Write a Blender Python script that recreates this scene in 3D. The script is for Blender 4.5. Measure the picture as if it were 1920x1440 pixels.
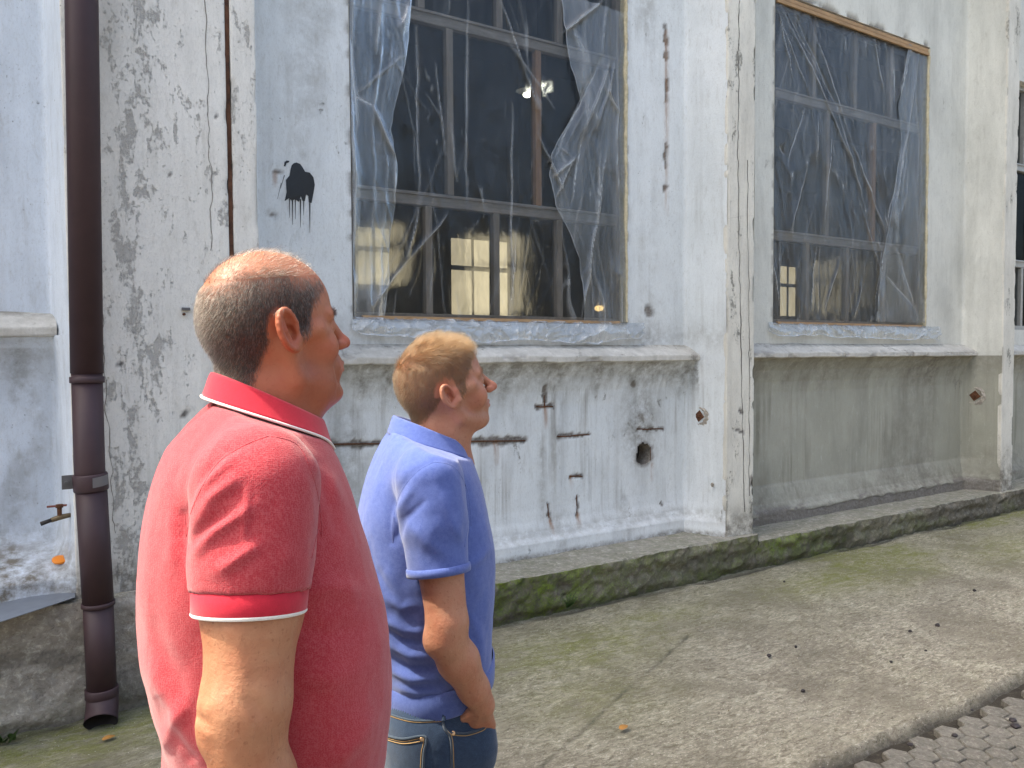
import bpy, math, random
import numpy as np
from mathutils import Vector

R = math.radians
SC = bpy.context.scene
COL = SC.collection
for o in list(bpy.data.objects):
    bpy.data.objects.remove(o)
random.seed(7)
RNG = np.random.default_rng(11)

# ---------------------------------------------------------------- camera
# world axes: the facade runs along +X, its outer face looks to -Y, ground z = 0
FPX, PW, PH = 1420.0, 1920.0, 1440.0
TH, PITCH, ROLL = R(31.5), R(2.2), -0.006
CAM = np.array([0.0, -3.89, 1.65])
_fw = np.array([math.sin(TH) * math.cos(PITCH), math.cos(TH) * math.cos(PITCH), -math.sin(PITCH)])
_rt = np.array([math.cos(TH), -math.sin(TH), 0.0])
_up = np.cross(_rt, _fw)
_rt, _up = _rt * math.cos(ROLL) + _up * math.sin(ROLL), _up * math.cos(ROLL) - _rt * math.sin(ROLL)


def ray(px, py):
    return _fw + _rt * (px - PW / 2) / FPX - _up * (py - PH / 2) / FPX


def on_y(px, py, y):
    d = ray(px, py)
    return CAM + d * ((y - CAM[1]) / d[1])


def on_z(px, py, z=0.0):
    d = ray(px, py)
    return CAM + d * ((z - CAM[2]) / d[2])


def at_depth(px, py, dep):
    return CAM + ray(px, py) * dep


cd = bpy.data.cameras.new('camera')
cam = bpy.data.objects.new('camera', cd)
COL.objects.link(cam)
cd.sensor_width = 36.0
cd.lens = 36.0 * FPX / PW
cd.clip_start, cd.clip_end = 0.05, 2000.0
from mathutils import Matrix
cam.matrix_world = Matrix(((_rt[0], _up[0], -_fw[0], CAM[0]), (_rt[1], _up[1], -_fw[1], CAM[1]),
                           (_rt[2], _up[2], -_fw[2], CAM[2]), (0, 0, 0, 1)))
SC.camera = cam

# ---------------------------------------------------------------- sky, sun, exposure
SUN_EL = R(57.0)
SUN_AZ = R(154.0)            # direction towards the sun, counter-clockwise from +X (behind the building, from the left)
sdir = Vector((math.cos(SUN_AZ) * math.cos(SUN_EL), math.sin(SUN_AZ) * math.cos(SUN_EL), math.sin(SUN_EL)))
world = bpy.data.worlds.new('World')
SC.world = world
world.use_nodes = True
wn = world.node_tree
bg = wn.nodes['Background']
sky = wn.nodes.new('ShaderNodeTexSky')
sky.sky_type = 'NISHITA'
sky.sun_disc = False
sky.sun_elevation = SUN_EL
sky.sun_rotation = math.pi / 2 - SUN_AZ
sky.dust_density = 6.0
sky.air_density = 0.8
sky.ozone_density = 0.6
wn.links.new(sky.outputs[0], bg.inputs[0])
bg.inputs[1].default_value = 0.15
sl = bpy.data.lights.new('sun', 'SUN')
sl.energy = 2.0
sl.angle = R(0.6)
sl.color = (1.0, 0.94, 0.85)
sun = bpy.data.objects.new('sun', sl)
COL.objects.link(sun)
sun.rotation_euler = sdir.to_track_quat('Z', 'Y').to_euler()
sun.location = sdir * 30
SC.view_settings.view_transform = 'Standard'
SC.view_settings.look = 'None'
SC.view_settings.gamma = 1.0
SC.view_settings.exposure = 2.0
SC.view_settings.use_white_balance = True      # the phone balanced for open shade
SC.view_settings.white_balance_temperature = 6900
SC.view_settings.white_balance_tint = 4.0
SC.render.engine = 'CYCLES'
SC.cycles.use_denoising = True
SC.cycles.max_bounces = 10
SC.cycles.transparent_max_bounces = 24


# ---------------------------------------------------------------- numpy noise
def _hash(ix, iy, iz, seed):
    h = (ix * 374761393 + iy * 668265263 + iz * 2147483647 + seed * 1274126177) & 0xFFFFFFFF
    h = ((h ^ (h >> 13)) * 1274126177) & 0xFFFFFFFF
    h = (h ^ (h >> 16)) & 0xFFFF
    return h.astype(np.float32) / 32767.5 - 1.0


def vnoise(x, y, z=0.0, seed=0):
    x, y, z = np.broadcast_arrays(np.asarray(x, np.float64), np.asarray(y, np.float64), np.asarray(z, np.float64))
    fx, fy, fz = np.floor(x), np.floor(y), np.floor(z)
    ix, iy, iz = fx.astype(np.int64), fy.astype(np.int64), fz.astype(np.int64)
    tx, ty, tz = x - fx, y - fy, z - fz
    tx = tx * tx * (3 - 2 * tx); ty = ty * ty * (3 - 2 * ty); tz = tz * tz * (3 - 2 * tz)
    r = 0
    for a in (0, 1):
        for b in (0, 1):
            for c in (0, 1):
                r = r + _hash(ix + a, iy + b, iz + c, seed) * (tx if a else 1 - tx) * (ty if b else 1 - ty) * (tz if c else 1 - tz)
    return r


def fbm(x, y, z=0.0, oct=4, seed=0, gain=0.5):
    r, a, f = 0, 1.0, 1.0
    for k in range(oct):
        r = r + a * vnoise(x * f, y * f, np.asarray(z) * f, seed + k)
        a *= gain; f *= 2.03
    return r


def sstep(a, b, x):
    t = np.clip((x - a) / (b - a), 0, 1)
    return t * t * (3 - 2 * t)


def seg_dist(px, py, a, b):
    ax, ay = a; bx, by = b
    dx, dy = bx - ax, by - ay
    t = np.clip(((px - ax) * dx + (py - ay) * dy) / max(dx * dx + dy * dy, 1e-9), 0, 1)
    return np.hypot(px - ax - t * dx, py - ay - t * dy), t


# ---------------------------------------------------------------- object helpers
def props(o, label=None, cat=None, group=None, kind=None):
    if label: o['label'] = label
    if cat: o['category'] = cat
    if group: o['group'] = group
    if kind: o['kind'] = kind
    return o


def empty(name, loc=(0, 0, 0), rz=0.0, parent=None):
    o = bpy.data.objects.new(name, None)
    COL.objects.link(o)
    o.location = loc
    o.rotation_euler = (0, 0, rz)
    o.empty_display_size = 0.1
    if parent: o.parent = parent
    return o


def mesh_obj(name, verts, faces, mat, parent=None, smooth=False, attrs=None):
    me = bpy.data.meshes.new(name)
    verts = np.asarray(verts, np.float64).reshape(-1, 3)
    if isinstance(faces, np.ndarray) and faces.ndim == 2:
        n, k = faces.shape
        me.vertices.add(len(verts)); me.vertices.foreach_set('co', verts.astype(np.float32).ravel())
        me.loops.add(n * k); me.loops.foreach_set('vertex_index', faces.astype(np.int32).ravel())
        me.polygons.add(n); me.polygons.foreach_set('loop_start', np.arange(0, n * k, k, dtype=np.int32))
        me.update(calc_edges=True)
    else:
        me.from_pydata([tuple(v) for v in verts], [], [tuple(int(i) for i in f) for f in faces])
        me.update()
    me.validate()
    if smooth:
        me.polygons.foreach_set('use_smooth', np.ones(len(me.polygons), bool))
    for k, v in (attrs or {}).items():
        v = np.asarray(v, np.float32)
        if v.ndim == 1:
            at = me.attributes.new(k, 'FLOAT', 'POINT'); at.data.foreach_set('value', v)
        else:
            at = me.attributes.new(k, 'FLOAT_COLOR', 'POINT')
            at.data.foreach_set('color', np.concatenate([v, np.ones((len(v), 1), np.float32)], 1).ravel())
    if mat: me.materials.append(mat)
    o = bpy.data.objects.new(name, me)
    COL.objects.link(o)
    if parent: o.parent = parent
    return o


def link_mesh(name, me, parent=None, loc=(0, 0, 0), rot=(0, 0, 0), scale=(1, 1, 1)):
    o = bpy.data.objects.new(name, me)
    COL.objects.link(o)
    o.location = loc; o.rotation_euler = rot; o.scale = scale
    if parent: o.parent = parent
    return o


def grid_faces(nr, nc, mask=None, flip=False):
    i = np.arange(nr - 1)[:, None] * nc + np.arange(nc - 1)[None, :]
    f = np.stack([i, i + 1, i + nc + 1, i + nc], -1)
    if flip: f = f[..., ::-1]
    f = f.reshape(-1, 4)
    if mask is not None: f = f[mask.ravel()]
    return f


class MB:
    """collects simple solids into one mesh"""
    def __init__(self): self.v, self.f = [], []

    def add(self, vs, fs):
        b = len(self.v)
        self.v += [tuple(map(float, v)) for v in vs]
        self.f += [tuple(i + b for i in f) for f in fs]
        return self

    def box(self, a, b, bev=0.0):
        (x0, y0, z0), (x1, y1, z1) = a, b
        if bev <= 0:
            vs = [(x, y, z) for z in (z0, z1) for y in (y0, y1) for x in (x0, x1)]
            return self.add(vs, [(0, 2, 3, 1), (4, 5, 7, 6), (0, 1, 5, 4), (2, 6, 7, 3), (0, 4, 6, 2), (1, 3, 7, 5)])
        import bmesh
        bm = bmesh.new()
        bmesh.ops.create_cube(bm, size=1)
        for v in bm.verts:
            v.co = Vector(((x0 + x1) / 2 + v.co.x * (x1 - x0), (y0 + y1) / 2 + v.co.y * (y1 - y0), (z0 + z1) / 2 + v.co.z * (z1 - z0)))
        bmesh.ops.bevel(bm, geom=bm.edges[:], offset=bev, segments=2, affect='EDGES', profile=0.6)
        bm.verts.index_update()
        self.add([v.co for v in bm.verts], [[v.index for v in f.verts] for f in bm.faces])
        bm.free()
        return self

    def tube(self, pts, radii, n=16, cap=True, up=(0.01, 0.02, 1)):
        pts = [np.array(p, float) for p in pts]
        if not hasattr(radii, '__len__'): radii = [radii] * len(pts)
        b = len(self.v)
        prev = None
        for i, p in enumerate(pts):
            t = pts[min(i + 1, len(pts) - 1)] - pts[max(i - 1, 0)]
            t = t / (np.linalg.norm(t) + 1e-12)
            ref = np.array(up, float) if prev is None else prev
            if prev is None and abs(np.dot(t, ref / np.linalg.norm(ref))) > 0.95: ref = np.array([1.0, 0.1, 0])
            u = ref - t * np.dot(ref, t); u /= np.linalg.norm(u)
            w = np.cross(t, u); prev = u
            for k in range(n):
                a = 2 * math.pi * k / n
                self.v.append(tuple(p + radii[i] * (u * math.cos(a) + w * math.sin(a))))
        m = len(pts)
        for i in range(m - 1):
            for k in range(n):
                self.f.append((b + i * n + k, b + i * n + (k + 1) % n, b + (i + 1) * n + (k + 1) % n, b + (i + 1) * n + k))
        if cap:
            self.f.append(tuple(b + k for k in range(n))[::-1])
            self.f.append(tuple(b + (m - 1) * n + k for k in range(n)))
        return self

    def blob(self, c, r, seed=0, n=8, rough=0.25):
        c = np.array(c, float); b = len(self.v)
        rr = np.array(r if hasattr(r, '__len__') else (r, r, r), float)
        rs = np.random.default_rng(seed)
        self.v.append(tuple(c + rr * (0, 0, 1)))
        for i in range(1, n // 2 + 1):
            th = math.pi * i / (n // 2 + 1)
            for k in range(n):
                a = 2 * math.pi * k / n
                q = 1 + rough * (rs.random() - 0.5) * 2
                self.v.append(tuple(c + rr * q * (math.sin(th) * math.cos(a), math.sin(th) * math.sin(a), math.cos(th))))
        self.v.append(tuple(c - rr * (0, 0, 1)))
        m = n // 2
        for k in range(n):
            self.f.append((b, b + 1 + k, b + 1 + (k + 1) % n))
            self.f.append((b + 1 + m * n, b + 1 + (m - 1) * n + (k + 1) % n, b + 1 + (m - 1) * n + k))
        for i in range(m - 1):
            for k in range(n):
                self.f.append((b + 1 + i * n + k, b + 1 + (i + 1) * n + k, b + 1 + (i + 1) * n + (k + 1) % n, b + 1 + i * n + (k + 1) % n))
        return self

    def build(self, name, mat, parent=None, smooth=False):
        return mesh_obj(name, self.v, self.f, mat, parent, smooth)


# ---------------------------------------------------------------- materials
class NT:
    def __init__(self, name):
        self.m = bpy.data.materials.new(name)
        self.m.use_nodes = True
        self.t = self.m.node_tree
        self.t.nodes.clear()
        self.out = self.t.nodes.new('ShaderNodeOutputMaterial')

    def n(self, typ, ins=None, **kw):
        nd = self.t.nodes.new('ShaderNode' + typ)
        for k, v in kw.items(): setattr(nd, k, v)
        for k, v in (ins or {}).items():
            s = nd.inputs[k]
            if isinstance(v, bpy.types.NodeSocket): self.t.links.new(v, s)
            else:
                if s.type == 'RGBA' and len(v) == 3: v = (*v, 1)
                s.default_value = v
        return nd

    def pos(self, scale=(1, 1, 1), obj=False):
        p = self.n('TexCoord').outputs['Object'] if obj else self.n('NewGeometry').outputs['Position']
        return self.n('Mapping', {0: p, 3: scale}).outputs[0]

    def noise(self, vec, scale, detail=6, rough=0.6, dist=0.0):
        return self.n('TexNoise', {'Vector': vec, 'Scale': scale, 'Detail': detail, 'Roughness': rough, 'Distortion': dist}).outputs['Fac']

    def ramp(self, fac, a, b, lo=0.0, hi=1.0):
        return self.n('MapRange', {0: fac, 1: a, 2: b, 3: lo, 4: hi}).outputs[0]

    def math(self, op, a, b=0.0):
        return self.n('Math', {0: a, 1: b}, operation=op).outputs[0]

    def mix(self, fac, a, b, blend='MIX'):
        nd = self.n('Mix', data_type='RGBA', blend_type=blend)
        for s, v in ((nd.inputs[0], fac), (nd.inputs[6], a), (nd.inputs[7], b)):
            if isinstance(v, bpy.types.NodeSocket): self.t.links.new(v, s)
            else: s.default_value = (*v, 1) if hasattr(v, '__len__') and len(v) == 3 else v
        return nd.outputs[2]

    def attr(self, name, out='Fac'):
        return self.n('Attribute', attribute_name=name).outputs[out]

    def bump(self, h, strength=0.5, dist=0.01, normal=None):
        ins = {'Height': h, 'Strength': strength, 'Distance': dist}
        if normal: ins['Normal'] = normal
        return self.n('Bump', ins).outputs[0]

    def principled(self, ins):
        b = self.n('BsdfPrincipled', ins)
        self.t.links.new(b.outputs[0], self.out.inputs[0])
        return b


def wall_mat(name, base, tint, patch, patch_lo=0.56, patch_hi=0.62, streak=0.5, streak_c=(0.2, 0.19, 0.17), pits=0.7, pscale=6.0, warm=0.0, below=None, vband=None, grime=0.32, soft=0.5):
    t = NT(name)
    p = t.pos()
    big = t.noise(p, 1.1, 5, 0.55)
    med = t.noise(p, 5.0, 8, 0.65)
    col = t.mix(t.ramp(big, 0.35, 0.68), base, tint)
    col = t.mix(t.ramp(med, 0.3, 0.75, 0.0, 0.35), col, tuple(c * 0.72 for c in base))
    # flaked paint showing grey concrete, in vertical drifts
    pv = t.pos((pscale, pscale, pscale * 0.34))
    fl = t.noise(pv, 1.0, 12, 0.72, 0.3)
    fine = t.noise(p, 46.0, 8, 0.75)
    fl2 = t.math('ADD', t.math('MULTIPLY', fl, 0.72), t.math('MULTIPLY', fine, 0.28))
    fmask = t.ramp(fl2, patch_lo, patch_hi)
    if vband:
        x = t.n('SeparateXYZ', {0: p}).outputs[0]
        w = t.math('SUBTRACT', 1.0, t.ramp(t.math('ABSOLUTE', t.math('SUBTRACT', x, vband[0])), vband[1] * 0.3, vband[1]))
        fmask = t.ramp(t.math('ADD', fl2, t.math('MULTIPLY', w, vband[2])), patch_lo, patch_hi)
    pc = t.mix(t.ramp(fine, 0.3, 0.7), patch, tuple(c * 0.6 for c in patch))
    col = t.mix(fmask, col, pc)
    # rain streaks
    sv = t.noise(t.pos((17, 17, 0.55)), 1.0, 7, 0.62)
    sm = t.math('MULTIPLY', t.ramp(sv, 0.5, 0.72, 0.0, streak), t.ramp(t.noise(p, 2.1, 4, 0.5), 0.38, 0.62))
    if below:
        z = t.n('SeparateXYZ', {0: p}).outputs[2]
        zz = t.math('MULTIPLY', t.ramp(z, below[0], below[1]), t.ramp(z, below[2], below[3], 1.0, 0.15))
        sm = t.math('MULTIPLY', sm, zz)
    col = t.mix(sm, col, streak_c)
    bg_ = t.noise(t.pos((2.4, 2.4, 0.7)), 1.0, 6, 0.6, 0.6)
    col = t.mix(t.ramp(bg_, 0.46, 0.68, 0.0, soft), col, tuple(c * 0.58 for c in tint))
    # small pits and dirt specks
    sp = t.noise(p, 75.0, 4, 0.6)
    spm = t.math('MULTIPLY', t.ramp(sp, 0.66, 0.72, 0.0, pits), t.ramp(t.noise(p, 3.3, 5, 0.6), 0.45, 0.6))
    col = t.mix(spm, col, (0.13, 0.12, 0.11))
    wear = t.attr('wear')
    rough_c = t.mix(t.ramp(t.noise(p, 60, 8, 0.7), 0.3, 0.7), (0.30, 0.28, 0.26), (0.10, 0.09, 0.085))
    col = t.mix(wear, col, rough_c)
    rust = t.attr('rust')
    col = t.mix(t.math('MULTIPLY', rust, t.ramp(t.noise(t.pos((40, 40, 6)), 1.0, 6, 0.7), 0.35, 0.6)), col, (0.28, 0.13, 0.05))
    dirt = t.attr('dirt')  # grime, and on some panels shade painted under the sill
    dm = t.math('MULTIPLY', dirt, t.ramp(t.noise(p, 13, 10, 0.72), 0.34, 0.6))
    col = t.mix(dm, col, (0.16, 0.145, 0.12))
    # fine scuffs, brush marks and grime in colour
    gr = t.noise(t.pos((1, 1, 0.45)), 120.0, 7, 0.8)
    gr2 = t.noise(t.pos((1, 1, 0.3)), 28.0, 10, 0.78, 0.6)
    col = t.mix(t.ramp(gr, 0.5, 0.72, 0.0, 0.30), col, (0.24, 0.225, 0.20))
    col = t.mix(t.ramp(gr2, 0.52, 0.70, 0.0, grime), col, (0.27, 0.255, 0.22))
    col = t.mix(t.ramp(gr2, 0.28, 0.44, 0.22, 0.0), col, (0.80, 0.79, 0.75))
    h = t.math('SUBTRACT', t.math('MULTIPLY', fine, 0.5), t.math('ADD', t.math('MULTIPLY', fmask, 0.55), t.math('MULTIPLY', spm, 1.2)))
    h = t.math('ADD', h, t.math('MULTIPLY', t.noise(p, 160, 4, 0.6), t.math('ADD', 0.22, t.math('MULTIPLY', wear, 0.8))))
    t.principled({'Base Color': col, 'Roughness': 0.85, 'Specular IOR Level': 0.25, 'Normal': t.bump(h, 0.8, 0.008)})
    return t.m


def concrete_mat(name, a, b, moss=0.0, moss_c=(0.115, 0.16, 0.022), scale=1.0, dark=0.5, light=(0.42, 0.41, 0.37)):
    t = NT(name)
    p = t.pos()
    big = t.noise(p, 1.7 * scale, 6, 0.6)
    med = t.noise(p, 9 * scale, 10, 0.72)
    fine = t.noise(p, 70 * scale, 8, 0.75)
    col = t.mix(t.ramp(big, 0.33, 0.68), a, b)
    col = t.mix(t.ramp(med, 0.38, 0.66, 0.0, 0.75), col, tuple(c * 0.5 for c in a))
    col = t.mix(t.ramp(fine, 0.58, 0.68, 0.0, 0.7), col, light)
    col = t.mix(t.ramp(fine, 0.32, 0.42, dark, 0.0), col, (0.06, 0.055, 0.05))
    rg = t.noise(p, 26 * scale, 10, 0.8, 0.5)
    col = t.mix(t.ramp(rg, 0.52, 0.64, 0.0, 0.65), col, tuple(min(.8, c * 1.7) for c in a))
    col = t.mix(t.ramp(rg, 0.34, 0.46, 0.75, 0.0), col, tuple(c * 0.32 for c in a))
    m = t.attr('moss')
    mm = t.math('MULTIPLY', m, t.ramp(t.math('ADD', t.math('MULTIPLY', med, 0.6), t.math('MULTIPLY', fine, 0.4)), 0.42, 0.58))
    col = t.mix(t.math('MULTIPLY', mm, moss), col, t.mix(t.ramp(fine, 0.35, 0.65), moss_c, tuple(c * 2.1 for c in moss_c)))
    wear = t.attr('wear')
    col = t.mix(wear, col, (0.045, 0.04, 0.035))
    h = t.math('ADD', t.math('MULTIPLY', med, 1.0), t.math('MULTIPLY', fine, 0.8))
    t.principled({'Base Color': col, 'Roughness': 0.92, 'Specular IOR Level': 0.2, 'Normal': t.bump(t.math('ADD', h, rg), 0.9, 0.012)})
    return t.m


def ground_mat():
    t = NT('apron_concrete')
    p = t.pos()
    ps = t.pos((1.0, 2.2, 1.0))
    big = t.noise(p, 0.9, 6, 0.6)
    med = t.noise(ps, 7.0, 10, 0.7, 0.4)
    fine = t.noise(ps, 38, 9, 0.76, 0.3)
    grit = t.noise(p, 150, 5, 0.7)
    col = t.mix(t.ramp(big, 0.35, 0.65), (0.285, 0.265, 0.20), (0.36, 0.335, 0.265))
    col = t.mix(t.ramp(med, 0.40, 0.64, 0.0, 0.8), col, (0.215, 0.19, 0.155))
    f2 = t.math('ADD', t.math('MULTIPLY', fine, 0.7), t.math('MULTIPLY', grit, 0.3))
    col = t.mix(t.ramp(f2, 0.535, 0.60, 0.0, 0.9), col, (0.62, 0.58, 0.50))
    col = t.mix(t.ramp(f2, 0.40, 0.455, 0.85, 0.0), col, (0.085, 0.075, 0.06))
    fk = t.noise(t.pos((0.75, 1.9, 1.0)), 24, 11, 0.78, 0.7)
    zone = t.ramp(t.noise(p, 2.3, 6, 0.65, 0.8), 0.40, 0.62, 0.12, 0.85)
    col = t.mix(t.math('MULTIPLY', t.ramp(fk, 0.50, 0.61), zone), col, (0.60, 0.55, 0.445))
    col = t.mix(t.ramp(fk, 0.37, 0.48, 0.7, 0.0), col, (0.11, 0.098, 0.068))
    st = t.noise(p, 1.6, 5, 0.6, 0.5)
    col = t.mix(t.ramp(st, 0.48, 0.64, 0.0, 0.65), col, (0.16, 0.142, 0.11))
    m = t.attr('moss')
    mm = t.math('MULTIPLY', m, t.ramp(t.math('ADD', t.math('MULTIPLY', med, 0.55), t.math('MULTIPLY', fine, 0.45)), 0.38, 0.58))
    col = t.mix(t.math('MULTIPLY', mm, 0.95), col, t.mix(t.ramp(grit, 0.35, 0.65), (0.13, 0.145, 0.035), (0.24, 0.25, 0.07)))
    sp = t.n('TexVoronoi', {'Vector': p, 'Scale': 85.0, 'Randomness': 1.0})
    chip = t.math('MULTIPLY', t.ramp(sp.outputs['Distance'], 0.16, 0.24, 1.0, 0.0), t.ramp(t.n('SeparateColor', {0: sp.outputs['Color']}).outputs[0], 0.82, 0.86))
    col = t.mix(t.math('MULTIPLY', chip, 0.75), col, t.mix(t.ramp(t.n('SeparateColor', {0: sp.outputs['Color']}).outputs[1], 0.4, 0.6), (0.70, 0.66, 0.60), (0.07, 0.06, 0.05)))
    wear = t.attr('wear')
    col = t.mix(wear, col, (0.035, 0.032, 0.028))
    h = t.math('ADD', t.math('MULTIPLY', med, 0.8), t.math('ADD', t.math('MULTIPLY', fine, 0.9), t.math('MULTIPLY', grit, 0.35)))
    t.principled({'Base Color': col, 'Roughness': 0.93, 'Specular IOR Level': 0.2, 'Normal': t.bump(t.math('ADD', h, t.math('MULTIPLY', fk, 1.2)), 0.9, 0.012)})
    return t.m


def wood_mat(name, a, b, sc=(14, 14, 2.0)):
    t = NT(name)
    n1 = t.noise(t.pos(sc), 2.5, 9, 0.7, 0.5)
    n2 = t.noise(t.pos((3, 3, 3)), 2.0, 5, 0.6)
    col = t.mix(t.ramp(n1, 0.35, 0.65), a, b)
    col = t.mix(t.ramp(n2, 0.4, 0.7, 0.0, 0.5), col, tuple(c * 0.5 for c in a))
    t.principled({'Base Color': col, 'Roughness': 0.75, 'Normal': t.bump(n1, 0.5, 0.003)})
    return t.m


def plain_mat(name, c, rough=0.6, metal=0.0, var=0.25, scale=20, bump=0.2, spec=0.5, c2=None):
    t = NT(name)
    n = t.noise(t.pos(), scale, 7, 0.65)
    col = t.mix(t.ramp(n, 0.3, 0.7), c, c2 or tuple(x * (1 - var) for x in c))
    t.principled({'Base Color': col, 'Roughness': rough, 'Metallic': metal, 'Specular IOR Level': spec, 'Normal': t.bump(n, bump, 0.002)})
    return t.m


def glass_mat():
    t = NT('dusty_glass')
    p = t.pos()
    lw = t.n('LayerWeight', {0: 0.35}).outputs['Fresnel']
    g = t.n('BsdfGlossy', {'Color': (0.9, 0.93, 0.95), 'Roughness': 0.04, 'Normal': t.bump(t.noise(p, 2.2, 3, 0.5), 0.08, 0.02)})
    tr = t.n('BsdfTransparent', {'Color': (0.55, 0.58, 0.59)})
    df = t.n('BsdfDiffuse', {'Color': (0.25, 0.24, 0.21)})
    m1 = t.n('MixShader', {0: t.ramp(t.noise(p, 4.5, 8, 0.7), 0.35, 0.75, 0.0, 0.045), 1: tr.outputs[0], 2: df.outputs[0]})
    m2 = t.n('MixShader', {0: t.ramp(lw, 0.0, 1.0, 0.0, 0.14), 1: m1.outputs[0], 2: g.outputs[0]})
    t.t.links.new(m2.outputs[0], t.out.inputs[0])
    return t.m


def film_mat(name, milk=0.05, gloss=0.16):
    t = NT(name)
    cr = t.noise(t.pos((9, 9, 2.2)), 1.6, 9, 0.72, 1.2)
    fine = t.noise(t.pos((40, 40, 9)), 1.0, 6, 0.7, 1.0)
    bumpn = t.bump(t.math('ADD', cr, t.math('MULTIPLY', fine, 0.4)), 0.55, 0.012)
    lw = t.n('LayerWeight', {0: 0.30, 'Normal': bumpn}).outputs['Fresnel']
    gl = t.n('BsdfGlossy', {'Color': (0.95, 0.97, 1.0), 'Roughness': 0.07, 'Normal': bumpn})
    tr = t.n('BsdfTransparent', {'Color': (0.93, 0.95, 0.96)})
    rf = t.n('BsdfRefraction', {'Color': (0.92, 0.94, 0.95), 'Roughness': 0.10, 'IOR': 1.06, 'Normal': bumpn})
    tt = t.n('MixShader', {0: 0.45, 1: tr.outputs[0], 2: rf.outputs[0]})
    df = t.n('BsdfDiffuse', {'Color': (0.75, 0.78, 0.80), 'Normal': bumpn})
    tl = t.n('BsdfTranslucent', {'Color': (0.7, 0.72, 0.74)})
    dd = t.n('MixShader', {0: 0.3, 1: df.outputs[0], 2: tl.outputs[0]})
    cre = t.ramp(t.attr('crease'), 0.0, 1.0, 0.0, 0.50)  # whitens crease lines with diffuse milk, standing in for bright sky glints
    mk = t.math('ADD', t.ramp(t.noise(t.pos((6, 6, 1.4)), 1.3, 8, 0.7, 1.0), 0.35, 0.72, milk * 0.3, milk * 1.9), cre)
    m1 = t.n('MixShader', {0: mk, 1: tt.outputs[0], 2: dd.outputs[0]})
    m2 = t.n('MixShader', {0: t.ramp(lw, 0.0, 1.0, gloss * 0.25, gloss * 4), 1: m1.outputs[0], 2: gl.outputs[0]})
    t.t.links.new(m2.outputs[0], t.out.inputs[0])
    return t.m


def emit_mat(name, c, s, streaks=True):
    t = NT(name)
    col = c
    if streaks:
        n = t.noise(t.pos((2.5, 1, 1.0)), 1.5, 5, 0.6, 1.0)
        col = t.mix(t.ramp(n, 0.3, 0.7), c, tuple(x * 0.6 for x in c))
    e = t.n('Emission', {'Color': col, 'Strength': s})
    t.t.links.new(e.outputs[0], t.out.inputs[0])
    return t.m


M = {}
M['wall_blue'] = wall_mat('limewashed_concrete_cool', (0.75, 0.78, 0.80), (0.67, 0.71, 0.73), (0.42, 0.415, 0.39), 0.60, 0.64, 0.9, (0.25, 0.235, 0.21), below=(0.35, 0.6, 1.72, 1.9))
M['wall_upper'] = wall_mat('limewashed_concrete_upper', (0.74, 0.775, 0.80), (0.66, 0.70, 0.72), (0.47, 0.475, 0.46), 0.62, 0.66, 0.35, (0.33, 0.33, 0.32), soft=0.3)
M['wall_left'] = wall_mat('limewashed_concrete_left', (0.68, 0.74, 0.82), (0.62, 0.685, 0.765), (0.38, 0.39, 0.39), 0.62, 0.65, 0.35, (0.36, 0.37, 0.38))
M['wall_green_up'] = wall_mat('limewashed_concrete_dull', (0.68, 0.68, 0.63), (0.60, 0.605, 0.56), (0.42, 0.41, 0.38), 0.62, 0.66, 0.3, (0.36, 0.35, 0.31))
M['wall_green'] = wall_mat('limewashed_concrete_dingy', (0.41, 0.405, 0.345), (0.31, 0.31, 0.255), (0.30, 0.29, 0.26), 0.61, 0.65, 0.8, (0.19, 0.18, 0.14), below=(0.2, 0.4, 1.72, 1.9))
M['pier_big'] = wall_mat('flaking_limewash', (0.77, 0.76, 0.725), (0.70, 0.695, 0.665), (0.53, 0.52, 0.50), 0.56, 0.61, 0.45, (0.36, 0.35, 0.32), 0.6, 13.0, vband=(0.36, 0.13, 0.06))
M['pier'] = wall_mat('flaking_limewash_cream', (0.74, 0.72, 0.65), (0.66, 0.64, 0.575), (0.34, 0.335, 0.30), 0.57, 0.61, 0.55, (0.22, 0.21, 0.17), 0.7, 8.0)
M['sill'] = wall_mat('sill_concrete', (0.66, 0.645, 0.60), (0.57, 0.555, 0.515), (0.40, 0.38, 0.345), 0.56, 0.63, 0.2, pits=0.9)
M['plinth'] = concrete_mat('plinth_concrete', (0.235, 0.215, 0.175), (0.16, 0.148, 0.118), 0.95)
M['ledge'] = concrete_mat('ledge_concrete', (0.37, 0.345, 0.30), (0.30, 0.28, 0.24), 0.6)
M['plinth_left'] = concrete_mat('plinth_concrete_left', (0.50, 0.45, 0.39), (0.40, 0.36, 0.31), 0.6, dark=0.6)
M['apron'] = ground_mat()
M['paver'] = concrete_mat('paver_concrete', (0.25, 0.235, 0.205), (0.19, 0.178, 0.155), 0.0, scale=1.6, light=(0.3, 0.28, 0.26))
M['soil'] = concrete_mat('dark_soil', (0.06, 0.052, 0.042), (0.045, 0.04, 0.032), 0.0, light=(0.12, 0.11, 0.09))
M['yard'] = concrete_mat('yard_ground', (0.26, 0.245, 0.215), (0.22, 0.205, 0.18), 0.0)
M['wood'] = wood_mat('weathered_wood', (0.17, 0.145, 0.12), (0.10, 0.085, 0.07))
M['wood_h'] = wood_mat('weathered_wood_rail', (0.185, 0.165, 0.145), (0.11, 0.098, 0.085), (2.0, 14, 14))
M['wood_brown'] = wood_mat('brown_wood', (0.20, 0.11, 0.055), (0.13, 0.07, 0.035))
M['batten'] = wood_mat('pine_batten', (0.42, 0.27, 0.14), (0.30, 0.18, 0.09), (2, 14, 14))
M['white_wood'] = plain_mat('grey_frame_paint', (0.36, 0.36, 0.34), 0.5)
M['foam'] = plain_mat('cream_foam', (0.62, 0.55, 0.38), 0.9, scale=50, bump=0.9, var=0.4)
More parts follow.
